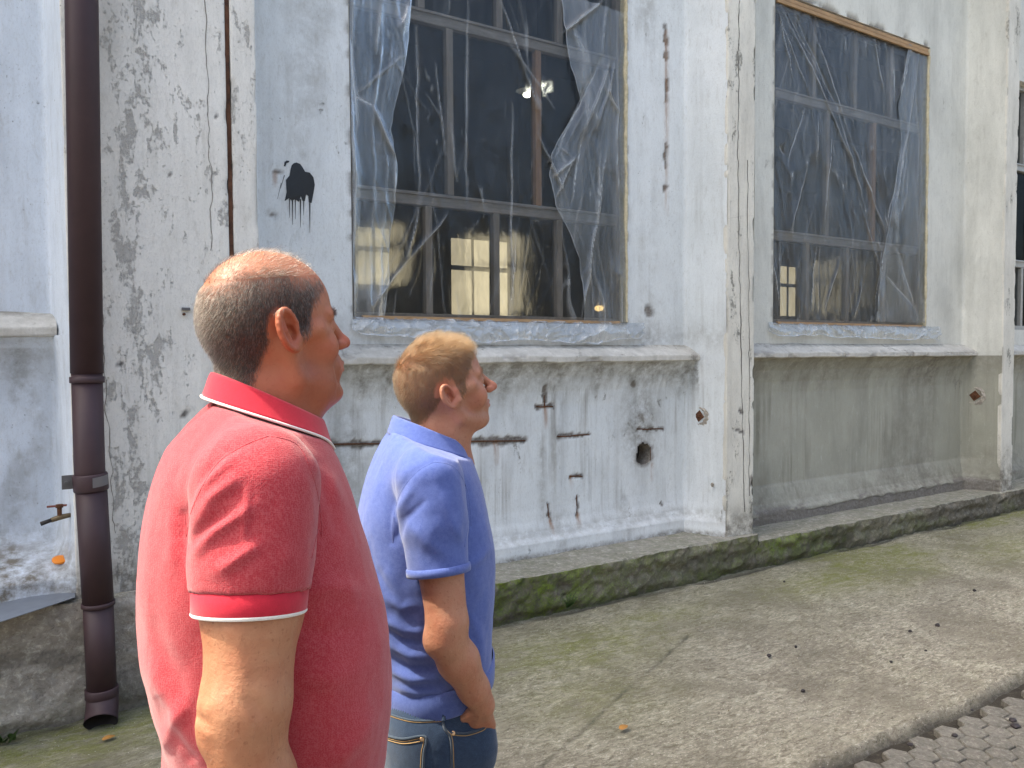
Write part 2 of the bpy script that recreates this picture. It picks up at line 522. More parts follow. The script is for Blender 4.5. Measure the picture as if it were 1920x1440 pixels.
M['glass'] = glass_mat()
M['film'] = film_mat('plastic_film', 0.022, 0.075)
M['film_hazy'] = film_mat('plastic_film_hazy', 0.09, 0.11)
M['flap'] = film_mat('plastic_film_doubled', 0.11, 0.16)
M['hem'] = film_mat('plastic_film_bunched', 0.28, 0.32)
M['pipe'] = plain_mat('brown_pipe_paint', (0.050, 0.026, 0.031), 0.55, 0.0, 0.25, 6, 0.05, 0.4)
M['pipe_in'] = plain_mat('pipe_inside', (0.03, 0.025, 0.024), 0.7)
M['steel'] = plain_mat('dull_steel', (0.17, 0.17, 0.175), 0.6, 0.6, 0.3, 25, 0.1)
M['sheet'] = plain_mat('galvanised_sheet', (0.28, 0.31, 0.36), 0.45, 0.55, 0.2, 12, 0.05)
M['rust'] = plain_mat('rust', (0.17, 0.075, 0.038), 0.9, 0.1, 0.55, 60, 0.8, 0.2, c2=(0.06, 0.03, 0.02))
M['rust_strip'] = plain_mat('rusty_strip', (0.16, 0.075, 0.045), 0.85, 0.1, 0.6, 18, 0.4, 0.2, c2=(0.035, 0.022, 0.018))
M['brass'] = plain_mat('tarnished_brass', (0.20, 0.15, 0.09), 0.55, 0.7, 0.4, 40)
M['red_paint'] = plain_mat('faded_red_handle', (0.20, 0.06, 0.045), 0.6)
M['orange'] = plain_mat('orange_plastic', (0.85, 0.26, 0.02), 0.4, 0, 0.1)
M['black_paint'] = plain_mat('black_bitumen', (0.012, 0.014, 0.018), 0.3, 0, 0.3, 30, 0.3)
M['hairline'] = plain_mat('hairline_crack', (0.30, 0.28, 0.25), 0.95, 0, 0.5, 60)
M['crack'] = plain_mat('crack_dark', (0.10, 0.09, 0.08), 0.95, 0, 0.4, 60)
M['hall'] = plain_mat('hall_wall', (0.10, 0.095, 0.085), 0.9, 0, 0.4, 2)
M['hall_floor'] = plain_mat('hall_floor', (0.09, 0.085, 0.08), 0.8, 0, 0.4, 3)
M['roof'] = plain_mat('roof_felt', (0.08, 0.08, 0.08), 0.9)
M['lit_pane'] = emit_mat('glowing_frosted_pane', (1.0, 0.80, 0.54), 0.48)  # pane glows by itself in place of sunlight from behind
M['lamp'] = emit_mat('lamp_glow', (1.0, 0.93, 0.8), 6.0, False)
M['lamp_warm'] = emit_mat('lamp_glow_warm', (1.0, 0.62, 0.25), 2.0, False)
M['stone'] = plain_mat('dark_pebble', (0.03, 0.022, 0.025), 0.6, 0, 0.5, 60)
M['leaf_green'] = plain_mat('leaf_green', (0.075, 0.15, 0.035), 0.55, 0, 0.4, 40)
M['leaf_orange'] = plain_mat('dry_leaf_orange', (0.42, 0.2, 0.045), 0.7, 0, 0.4, 40)
M['flake'] = plain_mat('pale_flakes', (0.5, 0.47, 0.4), 0.9, 0, 0.5, 9, 0.2, 0.2, c2=(0.16, 0.12, 0.07))
M['sticker'] = plain_mat('grey_tape', (0.15, 0.14, 0.145), 0.4, 0, 0.1)
# ================================================================ GROUND
HB = 8.2                     # eave height
YF, YB = 0.06, 0.43          # pier face and recessed panel planes


_ja, _jb = on_z(1541, 1436), on_z(1920, 1274)
JS = float((_jb[1] - _ja[1]) / (_jb[0] - _ja[0])); JX, JY = float(_ja[0]), float(_ja[1])


def y_edge(x):
    x = np.asarray(x, float)
    return JY + JS * (np.maximum(x, .4) - JX)


xs = np.array([-700.0, -60, -12, 14, 60, 700]); ys = np.array([-700.0, -60, -6, 16, 60, 700])
GX, GY = np.meshgrid(xs, ys)
g = mesh_obj('ground', np.stack([GX, GY, np.full_like(GX, -0.075)], -1), grid_faces(6, 6), M['yard'])
props(g, 'grey open yard ground reaching to the horizon', 'ground', kind='structure')

# concrete apron along the wall, with its own lumps, moss and joints
ax = np.linspace(-4.5, 12.5, 850); nr = 130
tt = np.linspace(0, 1, nr)
AX = np.repeat(ax[None, :], nr, 0)
ye = y_edge(ax) + 0.012 * fbm(ax * 6, 0.3, seed=3) + 0.02 * fbm(ax * 1.2, 7.7, seed=5)
AY = 0.12 + (ye - 0.12)[None, :] * tt[:, None]
AZ = 0.006 * fbm(AX * 1.5, AY * 1.5, seed=21) + 0.0035 * fbm(AX * 9, AY * 9, seed=22) + 0.0018 * fbm(AX * 35, AY * 35, oct=2, seed=24)
wear = np.zeros_like(AX)
for a, b in (((1010, 1440), (1090, 1370)), ((1090, 1370), (1156, 1312)), ((1156, 1312), (1290, 1190))):
    A, B = on_z(*a), on_z(*b)
    d, _ = seg_dist(AX + 0.012 * vnoise(AX * 14, AY * 14, seed=9), AY, A[:2], B[:2])
    c = np.exp(-(d / 0.010) ** 2) * (0.55 + 0.45 * vnoise(AX * 9, AY * 9, seed=4))
    AZ -= 0.006 * c; wear = np.maximum(wear, 0.8 * np.clip(c, 0, 1))
# dirt line against the wall foot
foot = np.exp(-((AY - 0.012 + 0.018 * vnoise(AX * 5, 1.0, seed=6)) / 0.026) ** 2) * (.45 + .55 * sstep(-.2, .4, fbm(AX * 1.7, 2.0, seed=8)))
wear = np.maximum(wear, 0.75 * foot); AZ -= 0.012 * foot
edge = sstep(0.98, 1.0, tt)[:, None]
AZ -= edge * 0.06
wear = np.maximum(wear, edge * 0.85)
near = 1 - sstep(0.25, 1.2, -AY)
moss = near * (0.30 + 0.7 * sstep(-0.1, 0.5, fbm(AX * 0.9, AY * 1.6, seed=31)))
for (x, y, rx, ry, w) in ((2.5, -0.5, 0.7, 0.35, 0.9), (5.0, -0.45, 0.9, 0.28, 1.0), (7.0, -0.7, 1.0, 0.4, 0.7), (0.0, -0.15, 0.8, 0.3, 1.1), (3.2, -0.35, 0.6, 0.2, .7), (2.2, -1.0, .5, .35, .55)):
    moss = np.maximum(moss, w * np.exp(-((AX - x) / rx) ** 2 - ((AY - y) / ry) ** 2))
o = mesh_obj('concrete_apron', np.stack([AX, AY, AZ], -1), grid_faces(nr, len(ax), flip=True), M['apron'], None, True,
             {'wear': wear.ravel(), 'moss': np.clip(moss, 0, 1).ravel()})
props(o, 'rough speckled concrete apron with moss along the wall foot', 'pavement', kind='structure')

# hexagonal paving beyond the dark joint
pv_root = empty('paving', (0, 0, -0.03))
props(pv_root, 'hexagonal concrete paving beyond the dark joint', 'paving', kind='structure')
bx = np.linspace(-4.5, 12.5, 60)
bed = np.stack([np.stack([bx, y_edge(bx) + 0.05, np.full_like(bx, -0.020)], -1), np.stack([bx, np.full_like(bx, -6.0), np.full_like(bx, -0.020)], -1)], 0)
mesh_obj('joint_soil', bed, grid_faces(2, 60, flip=True), M['soil'], pv_root)
HS = 0.062                    # hexagon circumradius


def hex_mesh(seed):
    rs = np.random.default_rng(seed)
    vs, fs = [], []
    for (r, z) in ((HS * 0.955, -0.03), (HS * 0.955, 0.006), (HS * 0.90, 0.0105)):
        for k in range(6):
            a = math.pi / 3 * k
            q = 1 + 0.02 * (rs.random() - .5)
            vs.append((r * q * math.cos(a), r * q * math.sin(a), z + 0.002 * (rs.random() - .5)))
    for j in (0, 6):
        for k in range(6):
            fs.append((j + k, j + (k + 1) % 6, j + 6 + (k + 1) % 6, j + 6 + k))
    fs.append(tuple(range(12, 18)))
    return vs, fs


hexes = []
for i in range(4):
    t_ = MB().add(*hex_mesh(40 + i)); o_ = t_.build('paver', M['paver']); hexes.append(o_.data); bpy.data.objects.remove(o_)
spots = []
JA = math.atan(JS)
ca, sa = math.cos(JA), math.sin(JA)
for i in range(-60, 130):
    for j in range(-5, 45):
        u = i * HS * 1.5; v = -j * HS * math.sqrt(3) - (HS * math.sqrt(3) / 2 if i % 2 else 0)
        x = JX + u * ca - v * sa; y = JY - .085 + u * sa + v * ca
        if not (-1.5 < x < 9.0 and -4.6 < y < float(y_edge(x)) - 0.055): continue
        spots.append((x, y))
vis = np.array(on_z(1800, 1420))[:2]
spots.sort(key=lambda s: (s[0] - vis[0]) ** 2 + (s[1] - vis[1]) ** 2)
for k, (x, y) in enumerate(spots[:300]):
    link_mesh('paver', hexes[k % 4], pv_root, (x, y, 0.001 * random.uniform(-2, 3) - 0.0), (R(random.uniform(-.8, .8)), R(random.uniform(-.8, .8)), JA + math.pi / 3 * random.randrange(6)))
rest = MB()
for k, (x, y) in enumerate(spots[300:]):
    vs, fs = hex_mesh(k % 9)
    rest.add([(x + v[0] * ca - v[1] * sa, y + v[0] * sa + v[1] * ca, v[2]) for v in vs], fs)
props(rest.build('far_pavers', M['paver'], pv_root), kind='stuff')

# ================================================================ FACTORY BUILDING
bld = empty('factory_building', (4.4, 0.4, 0))
props(bld, 'old factory building with flaking limewashed concrete piers and recessed window bays', 'building')
BO = np.array([4.4, 0.4, 0.0])


def bpart(o, parent=None):
    """hang a mesh made in world coordinates under the building (or under one of its parts)"""
    p = parent or bld
    o.parent = p
    if p is bld: o.matrix_parent_inverse = Matrix.Translation(-Vector(BO))
    return o


def pdisp(x, z, seed):
    return 0.004 * fbm(x * 1.3, z * 1.1, seed=seed) + 0.0016 * fbm(x * 8, z * 7, oct=3, seed=seed + 1)


def smooth_path(P, it):
    for _ in range(it):
        Q = P.copy(); Q[:, 1:-1] = 0.25 * P[:, :-2] + 0.5 * P[:, 1:-1] + 0.25 * P[:, 2:]; P = Q
    return P


def bay_surface(xa, xb, zrow, tp, tr, cs, splay=0.06, extra_cols=()):
    """grid (rows z, columns along the recessed path) -> X, Y and direction weights"""
    zrow = np.asarray(zrow)
    nrev = max(6, int((YB - YF) / cs))
    xp = np.unique(np.round(np.concatenate([np.arange(xa + splay, xb - splay, cs), [xb - splay], np.asarray(extra_cols, float)]), 5))
    s = np.linspace(0, 1, nrev, endpoint=False)
    rows_x, rows_y = [], []
    for p, r in zip(tp, tr):
        yb = YB - p
        lx = xa - 0.003 + (splay + 0.003) * s + r * s
        ly = YF + 0.006 + (yb - YF - 0.006) * s
        mx = np.clip(xp, xa + splay + r, xb - splay - r)
        rx = (xb + 0.003 - (splay + 0.003) * s - r * s)[::-1]
        ry = ly[::-1]
        rows_x.append(np.concatenate([lx, mx, rx])); rows_y.append(np.concatenate([ly, np.full(len(mx), yb), ry]))
    X, Y = np.array(rows_x), np.array(rows_y)
    k = max(2, int(0.0006 / cs ** 2))
    Xs, Ys = smooth_path(X, k), smooth_path(Y, k)
    # keep the window columns exactly where they are
    far = np.abs(Y - (YB - np.asarray(tp)[:, None])) < 1e-6
    cx = np.minimum(np.abs(X - (xa + splay)), np.abs(X - (xb - splay)))
    keep = far & (cx > 0.12)
    X = np.where(keep, X, Xs); Y = np.where(keep, Y, Ys)
    Z = np.repeat(zrow[:, None], X.shape[1], 1)
    dx = np.gradient(X, axis=1); dy = np.gradient(Y, axis=1)
    L = np.hypot(dx, dy) + 1e-9
    return X, Y, Z, dy / L, -dx / L, nrev     # outward normal (towards -Y on the panel)


def wear_lines(X, Z, y, lines, seed):
    w = np.zeros_like(X)
    jx = 0.012 * fbm(X * 26, Z * 26, oct=3, seed=seed); jz = 0.012 * fbm(X * 26 + 9, Z * 26, oct=3, seed=seed + 3)
    for a, b, wd in lines:
        A, B = on_y(*a, y), on_y(*b, y)
        d, _ = seg_dist(X + jx, Z + jz, (A[0], A[2]), (B[0], B[2]))
        w = np.maximum(w, 1 - sstep(wd * 0.6, wd * 1.25, d))
    return w


def lower_panel(xa, xb, zl, zs, mat, seed, lines=(), hole=None, rustl=(), dirt_shade_fn=None, kerb=0.08, chip=0.0, cs=0.013, rk=1.0, kp=None):
    zr = np.concatenate([np.linspace(zl - 0.02, zl + 0.20, 40), np.arange(zl + 0.215, zs - 0.30, cs), np.linspace(zs - 0.29, zs + 0.01, 34)])
    u = zr - zl
    tp = np.interp(u, [-.1, 0, .095, .108, .125, .16, .23, .32], [kerb, kerb, kerb - .005, kerb - .014, kerb - .035, kerb - .056, kerb - .074, 0])
    tp = np.where(u > .3, 0, tp) + 0.115 * np.interp(zr, [zs - .29, zs - .2, zs - .1, zs - .03, zs], [0, .1, .38, .75, 1.0])
    tr = np.interp(u, [-.1, 0, .095, .108, .125, .16, .23, .32], [kerb, kerb, kerb - .005, kerb - .014, kerb - .035, kerb - .056, kerb - .074, 0])
    if kp: tp = np.interp(u, *kp) + np.where(u > .5, tp, 0)
    X, Y, Z, nx, ny, nrev = bay_surface(xa, xb, zr, tp, tr * rk, cs)
    D = pdisp(X, Z, seed)
    w = wear_lines(X, Z, YB, lines, seed) if lines else np.zeros_like(X)
    if chip > 0:      # broken arris along the kerb
        c = np.exp(-((Z - zl - 0.10) / 0.03) ** 2) * sstep(0.0, 0.25, fbm(X * 5, Z * 9, seed=seed + 9)) * chip
        w = np.maximum(w, c)
        band = (1 - sstep(zl + .078 + .016 * vnoise(X * 9, 1.0, seed=5), zl + .086 + .016 * vnoise(X * 9, 1.0, seed=5), Z)) * chip
        w = np.maximum(w, band * .95)
    D = D - 0.010 * w * (0.8 + 0.4 * vnoise(X * 60, Z * 60, seed=seed))
    X2, Y2 = X + nx * D, Y + ny * D
    mask = np.ones((X.shape[0] - 1, X.shape[1] - 1), bool)
    if hole:
        H0 = on_y(*hole[0], YB)
        e = np.hypot((X - H0[0]) / hole[1], (Z - H0[2]) / hole[2]) + 0.16 * fbm(X * 22, Z * 22, seed=77)
        ec = (e[:-1, :-1] + e[1:, :-1] + e[:-1, 1:] + e[1:, 1:]) / 4
        mask &= ec > 1
        w = np.maximum(w, 0.75 * (1 - sstep(1.05, 1.4, e)))
    ru = np.zeros_like(X)
    for a, b, wd in rustl:
        A, B = on_y(*a, YB), on_y(*b, YB)
        d, t_ = seg_dist(X, Z, (A[0], A[2]), (B[0], B[2]))
        ru = np.maximum(ru, (1 - sstep(0, wd, d)) * (1 - 0.6 * t_))
    dirt = dirt_shade_fn(X, Y, Z) if dirt_shade_fn else np.zeros_like(X)
    o = mesh_obj('wall_panel', np.stack([X2, Y2, Z], -1), grid_faces(*X.shape, mask=mask), mat, None, True,
                 {'wear': w.ravel(), 'rust': ru.ravel(), 'dirt': np.clip(dirt, 0, 1).ravel()})
    return bpart(o)


def upper_panel(xa, xb, zs, win, mat, seed, lines=(), rustl=(), cs=0.02, dirt_shade_fn=None, ragged=0.0):
    wx0, wx1, wz0, wz1 = win
    zr = np.unique(np.round(np.concatenate([np.arange(zs - 0.06, HB, cs), [HB, wz0, wz1]]), 5))
    z0 = np.zeros(len(zr))
    X, Y, Z, nx, ny, nrev = bay_surface(xa, xb, zr, z0, z0, cs, extra_cols=(wx0, wx1))
    w = wear_lines(X, Z, YB, lines, seed) if lines else np.zeros_like(X)
    D = pdisp(X, Z, seed) - 0.010 * w
    ex = np.minimum(np.abs(X - wx0), np.abs(X - wx1)); ez = np.minimum(np.abs(Z - wz0), np.abs(Z - wz1))
    inx = (X > wx0 - 0.06) & (X < wx1 + 0.06) & (Y > YB - 0.02)
    rim = np.where(inx & (Z > wz1 - 0.01), 1 - sstep(0.0, 0.07, np.abs(Z - wz1)), 0) * sstep(-0.1, 0.2, fbm(X * 7, Z * 5, seed=seed + 5)) * ragged
    w = np.maximum(w, rim); D = D - 0.02 * rim
    rj = np.where(inx & (Z > wz0) & (Z < wz1), 1 - sstep(0, 0.03, ex), 0) * sstep(0.05, 0.3, fbm(X * 9, Z * 14, seed=seed + 6))
    w = np.maximum(w, 0.7 * rj)
    X2, Y2 = X + nx * D, Y + ny * D
    xc = (X[:-1, :-1] + X[:-1, 1:]) / 2; zc = (Z[:-1, :-1] + Z[1:, :-1]) / 2; yc = (Y[:-1, :-1] + Y[:-1, 1:]) / 2
    mask = ~((xc > wx0) & (xc < wx1) & (zc > wz0) & (zc < wz1) & (yc > YB - 0.05))
    ru = np.zeros_like(X)
    for a, b, wd in rustl:
        A, B = on_y(*a, YB), on_y(*b, YB)
        d, t_ = seg_dist(X, Z, (A[0], A[2]), (B[0], B[2]))
        ru = np.maximum(ru, (1 - sstep(0, wd, d)) * (1 - 0.6 * t_))
    dirt = dirt_shade_fn(X, Y, Z) if dirt_shade_fn else np.zeros_like(X)
    o = mesh_obj('wall_panel', np.stack([X2, Y2, Z], -1), grid_faces(*X.shape, mask=mask), mat, None, True,
                 {'wear': w.ravel(), 'rust': ru.ravel(), 'dirt': dirt.ravel()})
    bpart(o)
    # reveals of the opening
    j = MB()
    ya, yb = YB - 0.004, YB + 0.26
    j.add([(wx0, ya, wz0), (wx0, yb, wz0), (wx0, yb, wz1), (wx0, ya, wz1)], [(0, 1, 2, 3)])
    j.add([(wx1, ya, wz0), (wx1, yb, wz0), (wx1, yb, wz1), (wx1, ya, wz1)], [(3, 2, 1, 0)])
    j.add([(wx0, ya, wz1), (wx0, yb, wz1), (wx1, yb, wz1), (wx1, ya, wz1)], [(0, 1, 2, 3)])
    j.add([(wx0, ya, wz0), (wx0, yb, wz0), (wx1, yb, wz0), (wx1, ya, wz0)], [(3, 2, 1, 0)])
    bpart(j.build('window_reveal', M['sill']))


def pier(xl, xr, zl, mat, seed, lines=(), rough=1.0, dirt_shade_fn=None):
    n = max(8, int((xr - xl) / 0.014))
    cx = np.concatenate([[xl, xl, xl + 0.002], np.linspace(xl + 0.007, xr - 0.007, n), [xr - 0.002, xr, xr]])
    cy = np.concatenate([[YF + 0.035, YF + 0.007, YF + 0.002], np.full(n, YF), [YF + 0.002, YF + 0.007, YF + 0.035]])
    z = np.arange(zl - 0.03, HB, 0.018)
    X = np.repeat(cx[None], len(z), 0); Y = np.repeat(cy[None], len(z), 0); Z = np.repeat(z[:, None], len(cx), 1)
    ed = np.minimum(X - xl, xr - X)
    chip = (1 - sstep(0.0, 0.022, ed)) * sstep(0.15, 0.5, fbm(Z * 8 + (X > (xl + xr) / 2) * 50, X * 3, oct=4, seed=seed + 3)) * rough
    D = pdisp(X, Z, seed) * 0.9 - 0.010 * chip
    w = 0.55 * chip
    for a, b, wd in lines:
        A, B = on_y(*a, YF), on_y(*b, YF)
        d, _ = seg_dist(X + 0.006 * vnoise(X * 40, Z * 40, seed=1), Z + 0.006 * vnoise(X * 40, Z * 40, seed=2), (A[0], A[2]), (B[0], B[2]))
        k = 1 - sstep(wd * 0.6, wd * 1.2, d); w = np.maximum(w, k); D = D - 0.008 * k
    front = (np.arange(len(cx)) > 1) & (np.arange(len(cx)) < len(cx) - 2)
    Y = Y - D
    X = X + np.where(ed < 0.008, np.where(X < (xl + xr) / 2, 1, -1) * 0.006 * chip, 0)
    dirt = dirt_shade_fn(X, Y, Z) if dirt_shade_fn else np.zeros_like(X)
    o = mesh_obj('pier', np.stack([X, Y, Z], -1), grid_faces(*X.shape), mat, None, True, {'wear': w.ravel(), 'dirt': np.clip(dirt, 0, 1).ravel()})
    return bpart(o)


def sill(xa, xb, dz, mat, seed):
    prof = [(.50, 1.745), (.42, 1.715), (.36, 1.685), (.32, 1.662), (.30, 1.651), (.286, 1.643), (.281, 1.639), (.2795, 1.632), (.2795, 1.618), (.2795, 1.606), (.282, 1.600), (.287, 1.597), (.40, 1.585), (.50, 1.583)]
    x = np.arange(xa + 0.045, xb - 0.035, 0.012)
    P = np.array(prof)
    X = np.repeat(x[None], len(P), 0); Y = np.repeat(P[:, :1], len(x), 1); Z = np.repeat(P[:, 1:], len(x), 1) + dz
    lip = np.exp(-((Y - 0.281) / 0.03) ** 2)
    ch = sstep(0.15, 0.6, fbm(X * 7, Z * 12, oct=4, seed=seed)) * lip
    Y = Y + 0.008 * ch + 0.0015 * fbm(X * 30, Z * 30, seed=seed + 1) * lip
    Z = Z + 0.004 * fbm(X * 4, Y * 9, seed=seed + 2) - 0.004 * ch * (Z > 1.62 + dz)
    v = np.stack([X, Y, Z], -1)
    f = [tuple(q) for q in grid_faces(*X.shape, flip=True)]
    nc = len(x)
    f.append(tuple(i * nc for i in range(len(P)))); f.append(tuple(i * nc + nc - 1 for i in range(len(P)))[::-1])
    o = mesh_obj('window_sill', v, f, mat, None, False, {'wear': np.clip(0.45 * ch, 0, 1).ravel(), 'dirt': np.clip(.5 * (Y > .38) + .25, 0, 1).ravel()})
    return bpart(o)


def plinth(x0, x1, zl, mat, mat_top, seed, moss_fn, rough=1.0):
    x = np.arange(x0, x1 + 1e-6, 0.011)
    z = np.linspace(-0.06, zl, max(12, int(zl / 0.010)))
    X = np.repeat(x[None], len(z), 0); Z = np.repeat(z[:, None], len(x), 1)
    over = 0.022 * sstep(0.1, 0.5, (zl - Z) / zl) + 0.02 * (1 - sstep(0.0, 0.07, Z))
    Y = 0.0 + over - rough * (0.012 * fbm(X * 2.2, Z * 4, seed=seed) + 0.010 * (1 - 2 * np.abs(fbm(X * 7, Z * 9, oct=4, seed=seed + 1))) + 0.005 * fbm(X * 30, Z * 34, oct=3, seed=seed + 5))
    brk = sstep(0.15, 0.5, fbm(X * 4, 3.3, oct=4, seed=seed + 2))
    Y += brk * 0.022 * sstep(zl - 0.06, zl, Z)
    Z = Z - brk * 0.012 * sstep(zl - 0.03, zl, Z) + 0.004 * fbm(X * 6, 0.0, seed=seed + 7) * sstep(zl - .03, zl, Z)
    cr = sstep(0.25, 0.42, fbm(X * 3 + 5, Z * 7, oct=5, seed=seed + 4)) * 0.4
    w = np.maximum(0.6 * (1 - sstep(-0.01, 0.035, Z)), cr)
    o = mesh_obj('plinth', np.stack([X, Y, Z], -1), grid_faces(*X.shape), mat, None, True,
                 {'moss': np.clip(moss_fn(X, Z), 0, 1).ravel(), 'wear': np.clip(w, 0, 1).ravel()})
    bpart(o)
    y = np.linspace(0, 0.52, 34)
    X2 = np.repeat(x[None], 34, 0); Y2 = np.repeat(y[:, None], len(x), 1)
    Z2 = zl + 0.004 * fbm(X2 * 3, Y2 * 3, seed=seed + 8) + 0.002 * fbm(X2 * 16, Y2 * 16, seed=seed + 9)
    Y2[0] = Y[-1]; Z2[0] = Z[-1]
    Y2[1] = Y[-1] + 0.006; Z2[1] = Z[-1] + 0.004
    w2 = 0.5 * (1 - sstep(0.0, 0.03, Y2)) * brk[-1][None]
    o = mesh_obj('ledge', np.stack([X2, Y2, Z2], -1), grid_faces(*X2.shape), mat_top, None, True,
                 {'moss': np.full(X2.size, 0.25), 'wear': w2.ravel()})
    return bpart(o)


# key stations along the facade
P1L, P1R, P2L, P2R, P3L, P3R = 0.085, 0.927, 4.283, 4.581, 8.255, 8.489
ZL0, ZL1, ZL2 = 0.55, 0.28, 0.225
W0 = (-2.45, -0.62, 2.05, 4.75)
W1 = (1.545, 3.645, 1.865, 4.62)
W2 = (5.235, 7.515, 1.895, 4.66)
W3 = (9.08, 11.2, 1.9, 4.66)

spall1 = [((600, 834), (985, 826), 0.020), ((900, 828), (975, 825), 0.030), ((1020, 722), (1022, 765), 0.016), ((1008, 763), (1035, 762), 0.018),
          ((1047, 819), (1072, 816), 0.024), ((1072, 818), (1104, 815), 0.013), ((1196, 804), (1243, 804), 0.013), ((1069, 893), (1090, 893), 0.017),
          ((1081, 930), (1082, 964), 0.014), ((1027, 946), (1030, 976), 0.014), ((1184, 718), (1184, 722), 0.022), ((1238, 944), (1240, 948), 0.012)]
rust1 = [((1022, 765), (1024, 800), 0.03), ((1082, 965), (1083, 985), 0.03), ((1030, 976), (1034, 1000), 0.03), ((930, 830), (932, 868), 0.03), ((1222, 870), (1222, 900), 0.025), ((1070, 893), (1072, 915), .02)]


def dirt_shade1(X, Y, Z):
    d = np.zeros_like(X)
    c = on_y(1200, 790, YB)
    d = np.maximum(d, np.exp(-((X - c[0]) / 0.17) ** 2 - ((Z - c[2]) / 0.28) ** 2) * 0.9)
    for px, wd in ((1044, 0.05), (1016, 0.03), (650, 0.14), (1168, 0.05)):
        c = on_y(px, 850, YB); d = np.maximum(d, np.exp(-((X - c[0]) / wd) ** 2) * 0.50 * sstep(-.4, .3, fbm(X * 6, Z * 2.2, seed=17)) * (1 - sstep(1.2, 1.5, Z)))
    d = np.maximum(d, .9 * (1 - sstep(ZL1 + .005, ZL1 + .05, Z)) + .45 * np.exp(-((Z - ZL1 - .14) / .05) ** 2))
    d = np.maximum(d, .75 * sstep(1.30, 1.56, Z + .10 * fbm(X * 9, .5, oct=3, seed=19)))  # streaky grime and painted shade together under the sill
    return d * ((Y > YB - 0.13) | (Z < ZL1 + .3))


lower_panel(P1R, P2L, ZL1, 1.595, M['wall_blue'], 100, spall1, ((1207, 851), 0.076, 0.082), rust1, dirt_shade1)
up1 = [((1249, 48), (1250, 84), 0.016), ((1249, 104), (1249, 108), 0.022), ((1250, 150), (1250, 190), 0.016), ((1249, 268), (1250, 312), 0.016), ((1248, 352), (1248, 354), 0.02), ((1216, 580), (1220, 586), 0.040), ((512, 322), (528, 322), 0.010), ((508, 402), (518, 404), 0.012)]


def dirtu(X, Y, Z):
    d = .75 * np.exp(-((X - W1[1] - .18) / .10) ** 2) * sstep(-.3, .4, fbm(X * 5, Z * .9, seed=55)) + .5 * np.exp(-((X - W1[0] + .20) / .2) ** 2) * sstep(-.2, .5, fbm(X * 4, Z * 1.2, seed=56))
    d += .55 * np.exp(-((Z - 1.78) / .10) ** 2)
    return np.clip(d, 0, 1) * .6


upper_panel(P1R, P2L, 1.66, W1, M['wall_upper'], 100, up1, [((1250, 60), (1250, 400), 0.03), ((515, 325), (516, 345), .02)], dirt_shade_fn=dirtu)
sill(P1R, P2L, 0.0, M['sill'], 130)


def dirt_shade2(X, Y, Z):
    return .6 * sstep(1.25, 1.56, Z + .12 * fbm(X * 8, .5, oct=3, seed=20)) + 0.5 * (1 - sstep(0.25, 0.75, Z)) + 0.35 * sstep(-0.1, 0.4, fbm(X * 2, Z * 0.8, seed=91)) + 0.55 * sstep(P2R + 0.5, P2R, X) * (1 - sstep(0.2, 1.2, Z))  # grime plus painted under-sill shade; darker towards the lower left


lower_panel(P2R, P3L, ZL2, 1.605, M['wall_green'], 200, [((1180, 0), (1180, 1), 0.01)], None, (), dirt_shade2, 0.10, 1.0)
upper_panel(P2R, P3L, 1.67, W2, M['wall_green_up'], 200, (), (), ragged=1.0)
sill(P2R, P3L, 0.015, M['sill'], 230)
lower_panel(P3R, 12.1, ZL2, 1.605, M['wall_green'], 300, (), None, (), dirt_shade2, cs=0.03)
upper_panel(P3R, 12.1, 1.67, W3, M['wall_green_up'], 300, cs=0.04)
sill(P3R, 12.1, 0.015, M['sill'], 330)


def dirt0(X, Y, Z):
    return 0.85 * (1 - sstep(0.62, 0.95, Z)) + 0.5 * np.exp(-((X + 0.12) / 0.12) ** 2) * sstep(-0.1, 0.4, fbm(X * 5, Z * 3, seed=92)) * (Z < 1.7)


lower_panel(-3.1, P1L, ZL0 + 0.02, 1.745, M['wall_left'], 400, (), None, (), dirt0, 0.20, rk=.12, kp=([-.1, 0, .07, .08, .095, .15, .20, .23, .28], [.33, .33, .325, .315, .295, .15, .035, .01, 0]))
upper_panel(-3.1, P1L, 1.81, W0, M['wall_left'], 400)
sill(-3.1, P1L, 0.15, M['sill'], 430)


def pdirt(z0, z1):
    return lambda X, Y, Z: 0.95 * (1 - sstep(z0, z1, Z)) + 0.0 * X


pier(P1L, 0.783, ZL0, M['pier_big'], 500, [((222, 682), (226, 684), 0.010), ((404, 213), (407, 217), 0.010), ((319, 327), (322, 329), 0.007), ((345, 780), (349, 770), 0.014)], 0.5, pdirt(0.58, 0.78))
pier(0.806, P1R, ZL1, M['pier_big'], 510, (), 0.5)
pier(P2L, P2R, ZL1, M['pier'], 520, [((1386, 768), (1392, 774), 0.014), ((1380, 805), (1396, 812), 0.010), ((1409, 895), (1410, 910), 0.02)], 1.0, pdirt(0.3, 0.6))
pier(P3L, P3R, ZL2, M['pier'], 530, (), 1.0, pdirt(0.28, 0.8))
pier(12.1, 12.45, ZL2, M['pier'], 540)
pier(-3.5, -3.1, ZL0, M['pier_big'], 550)

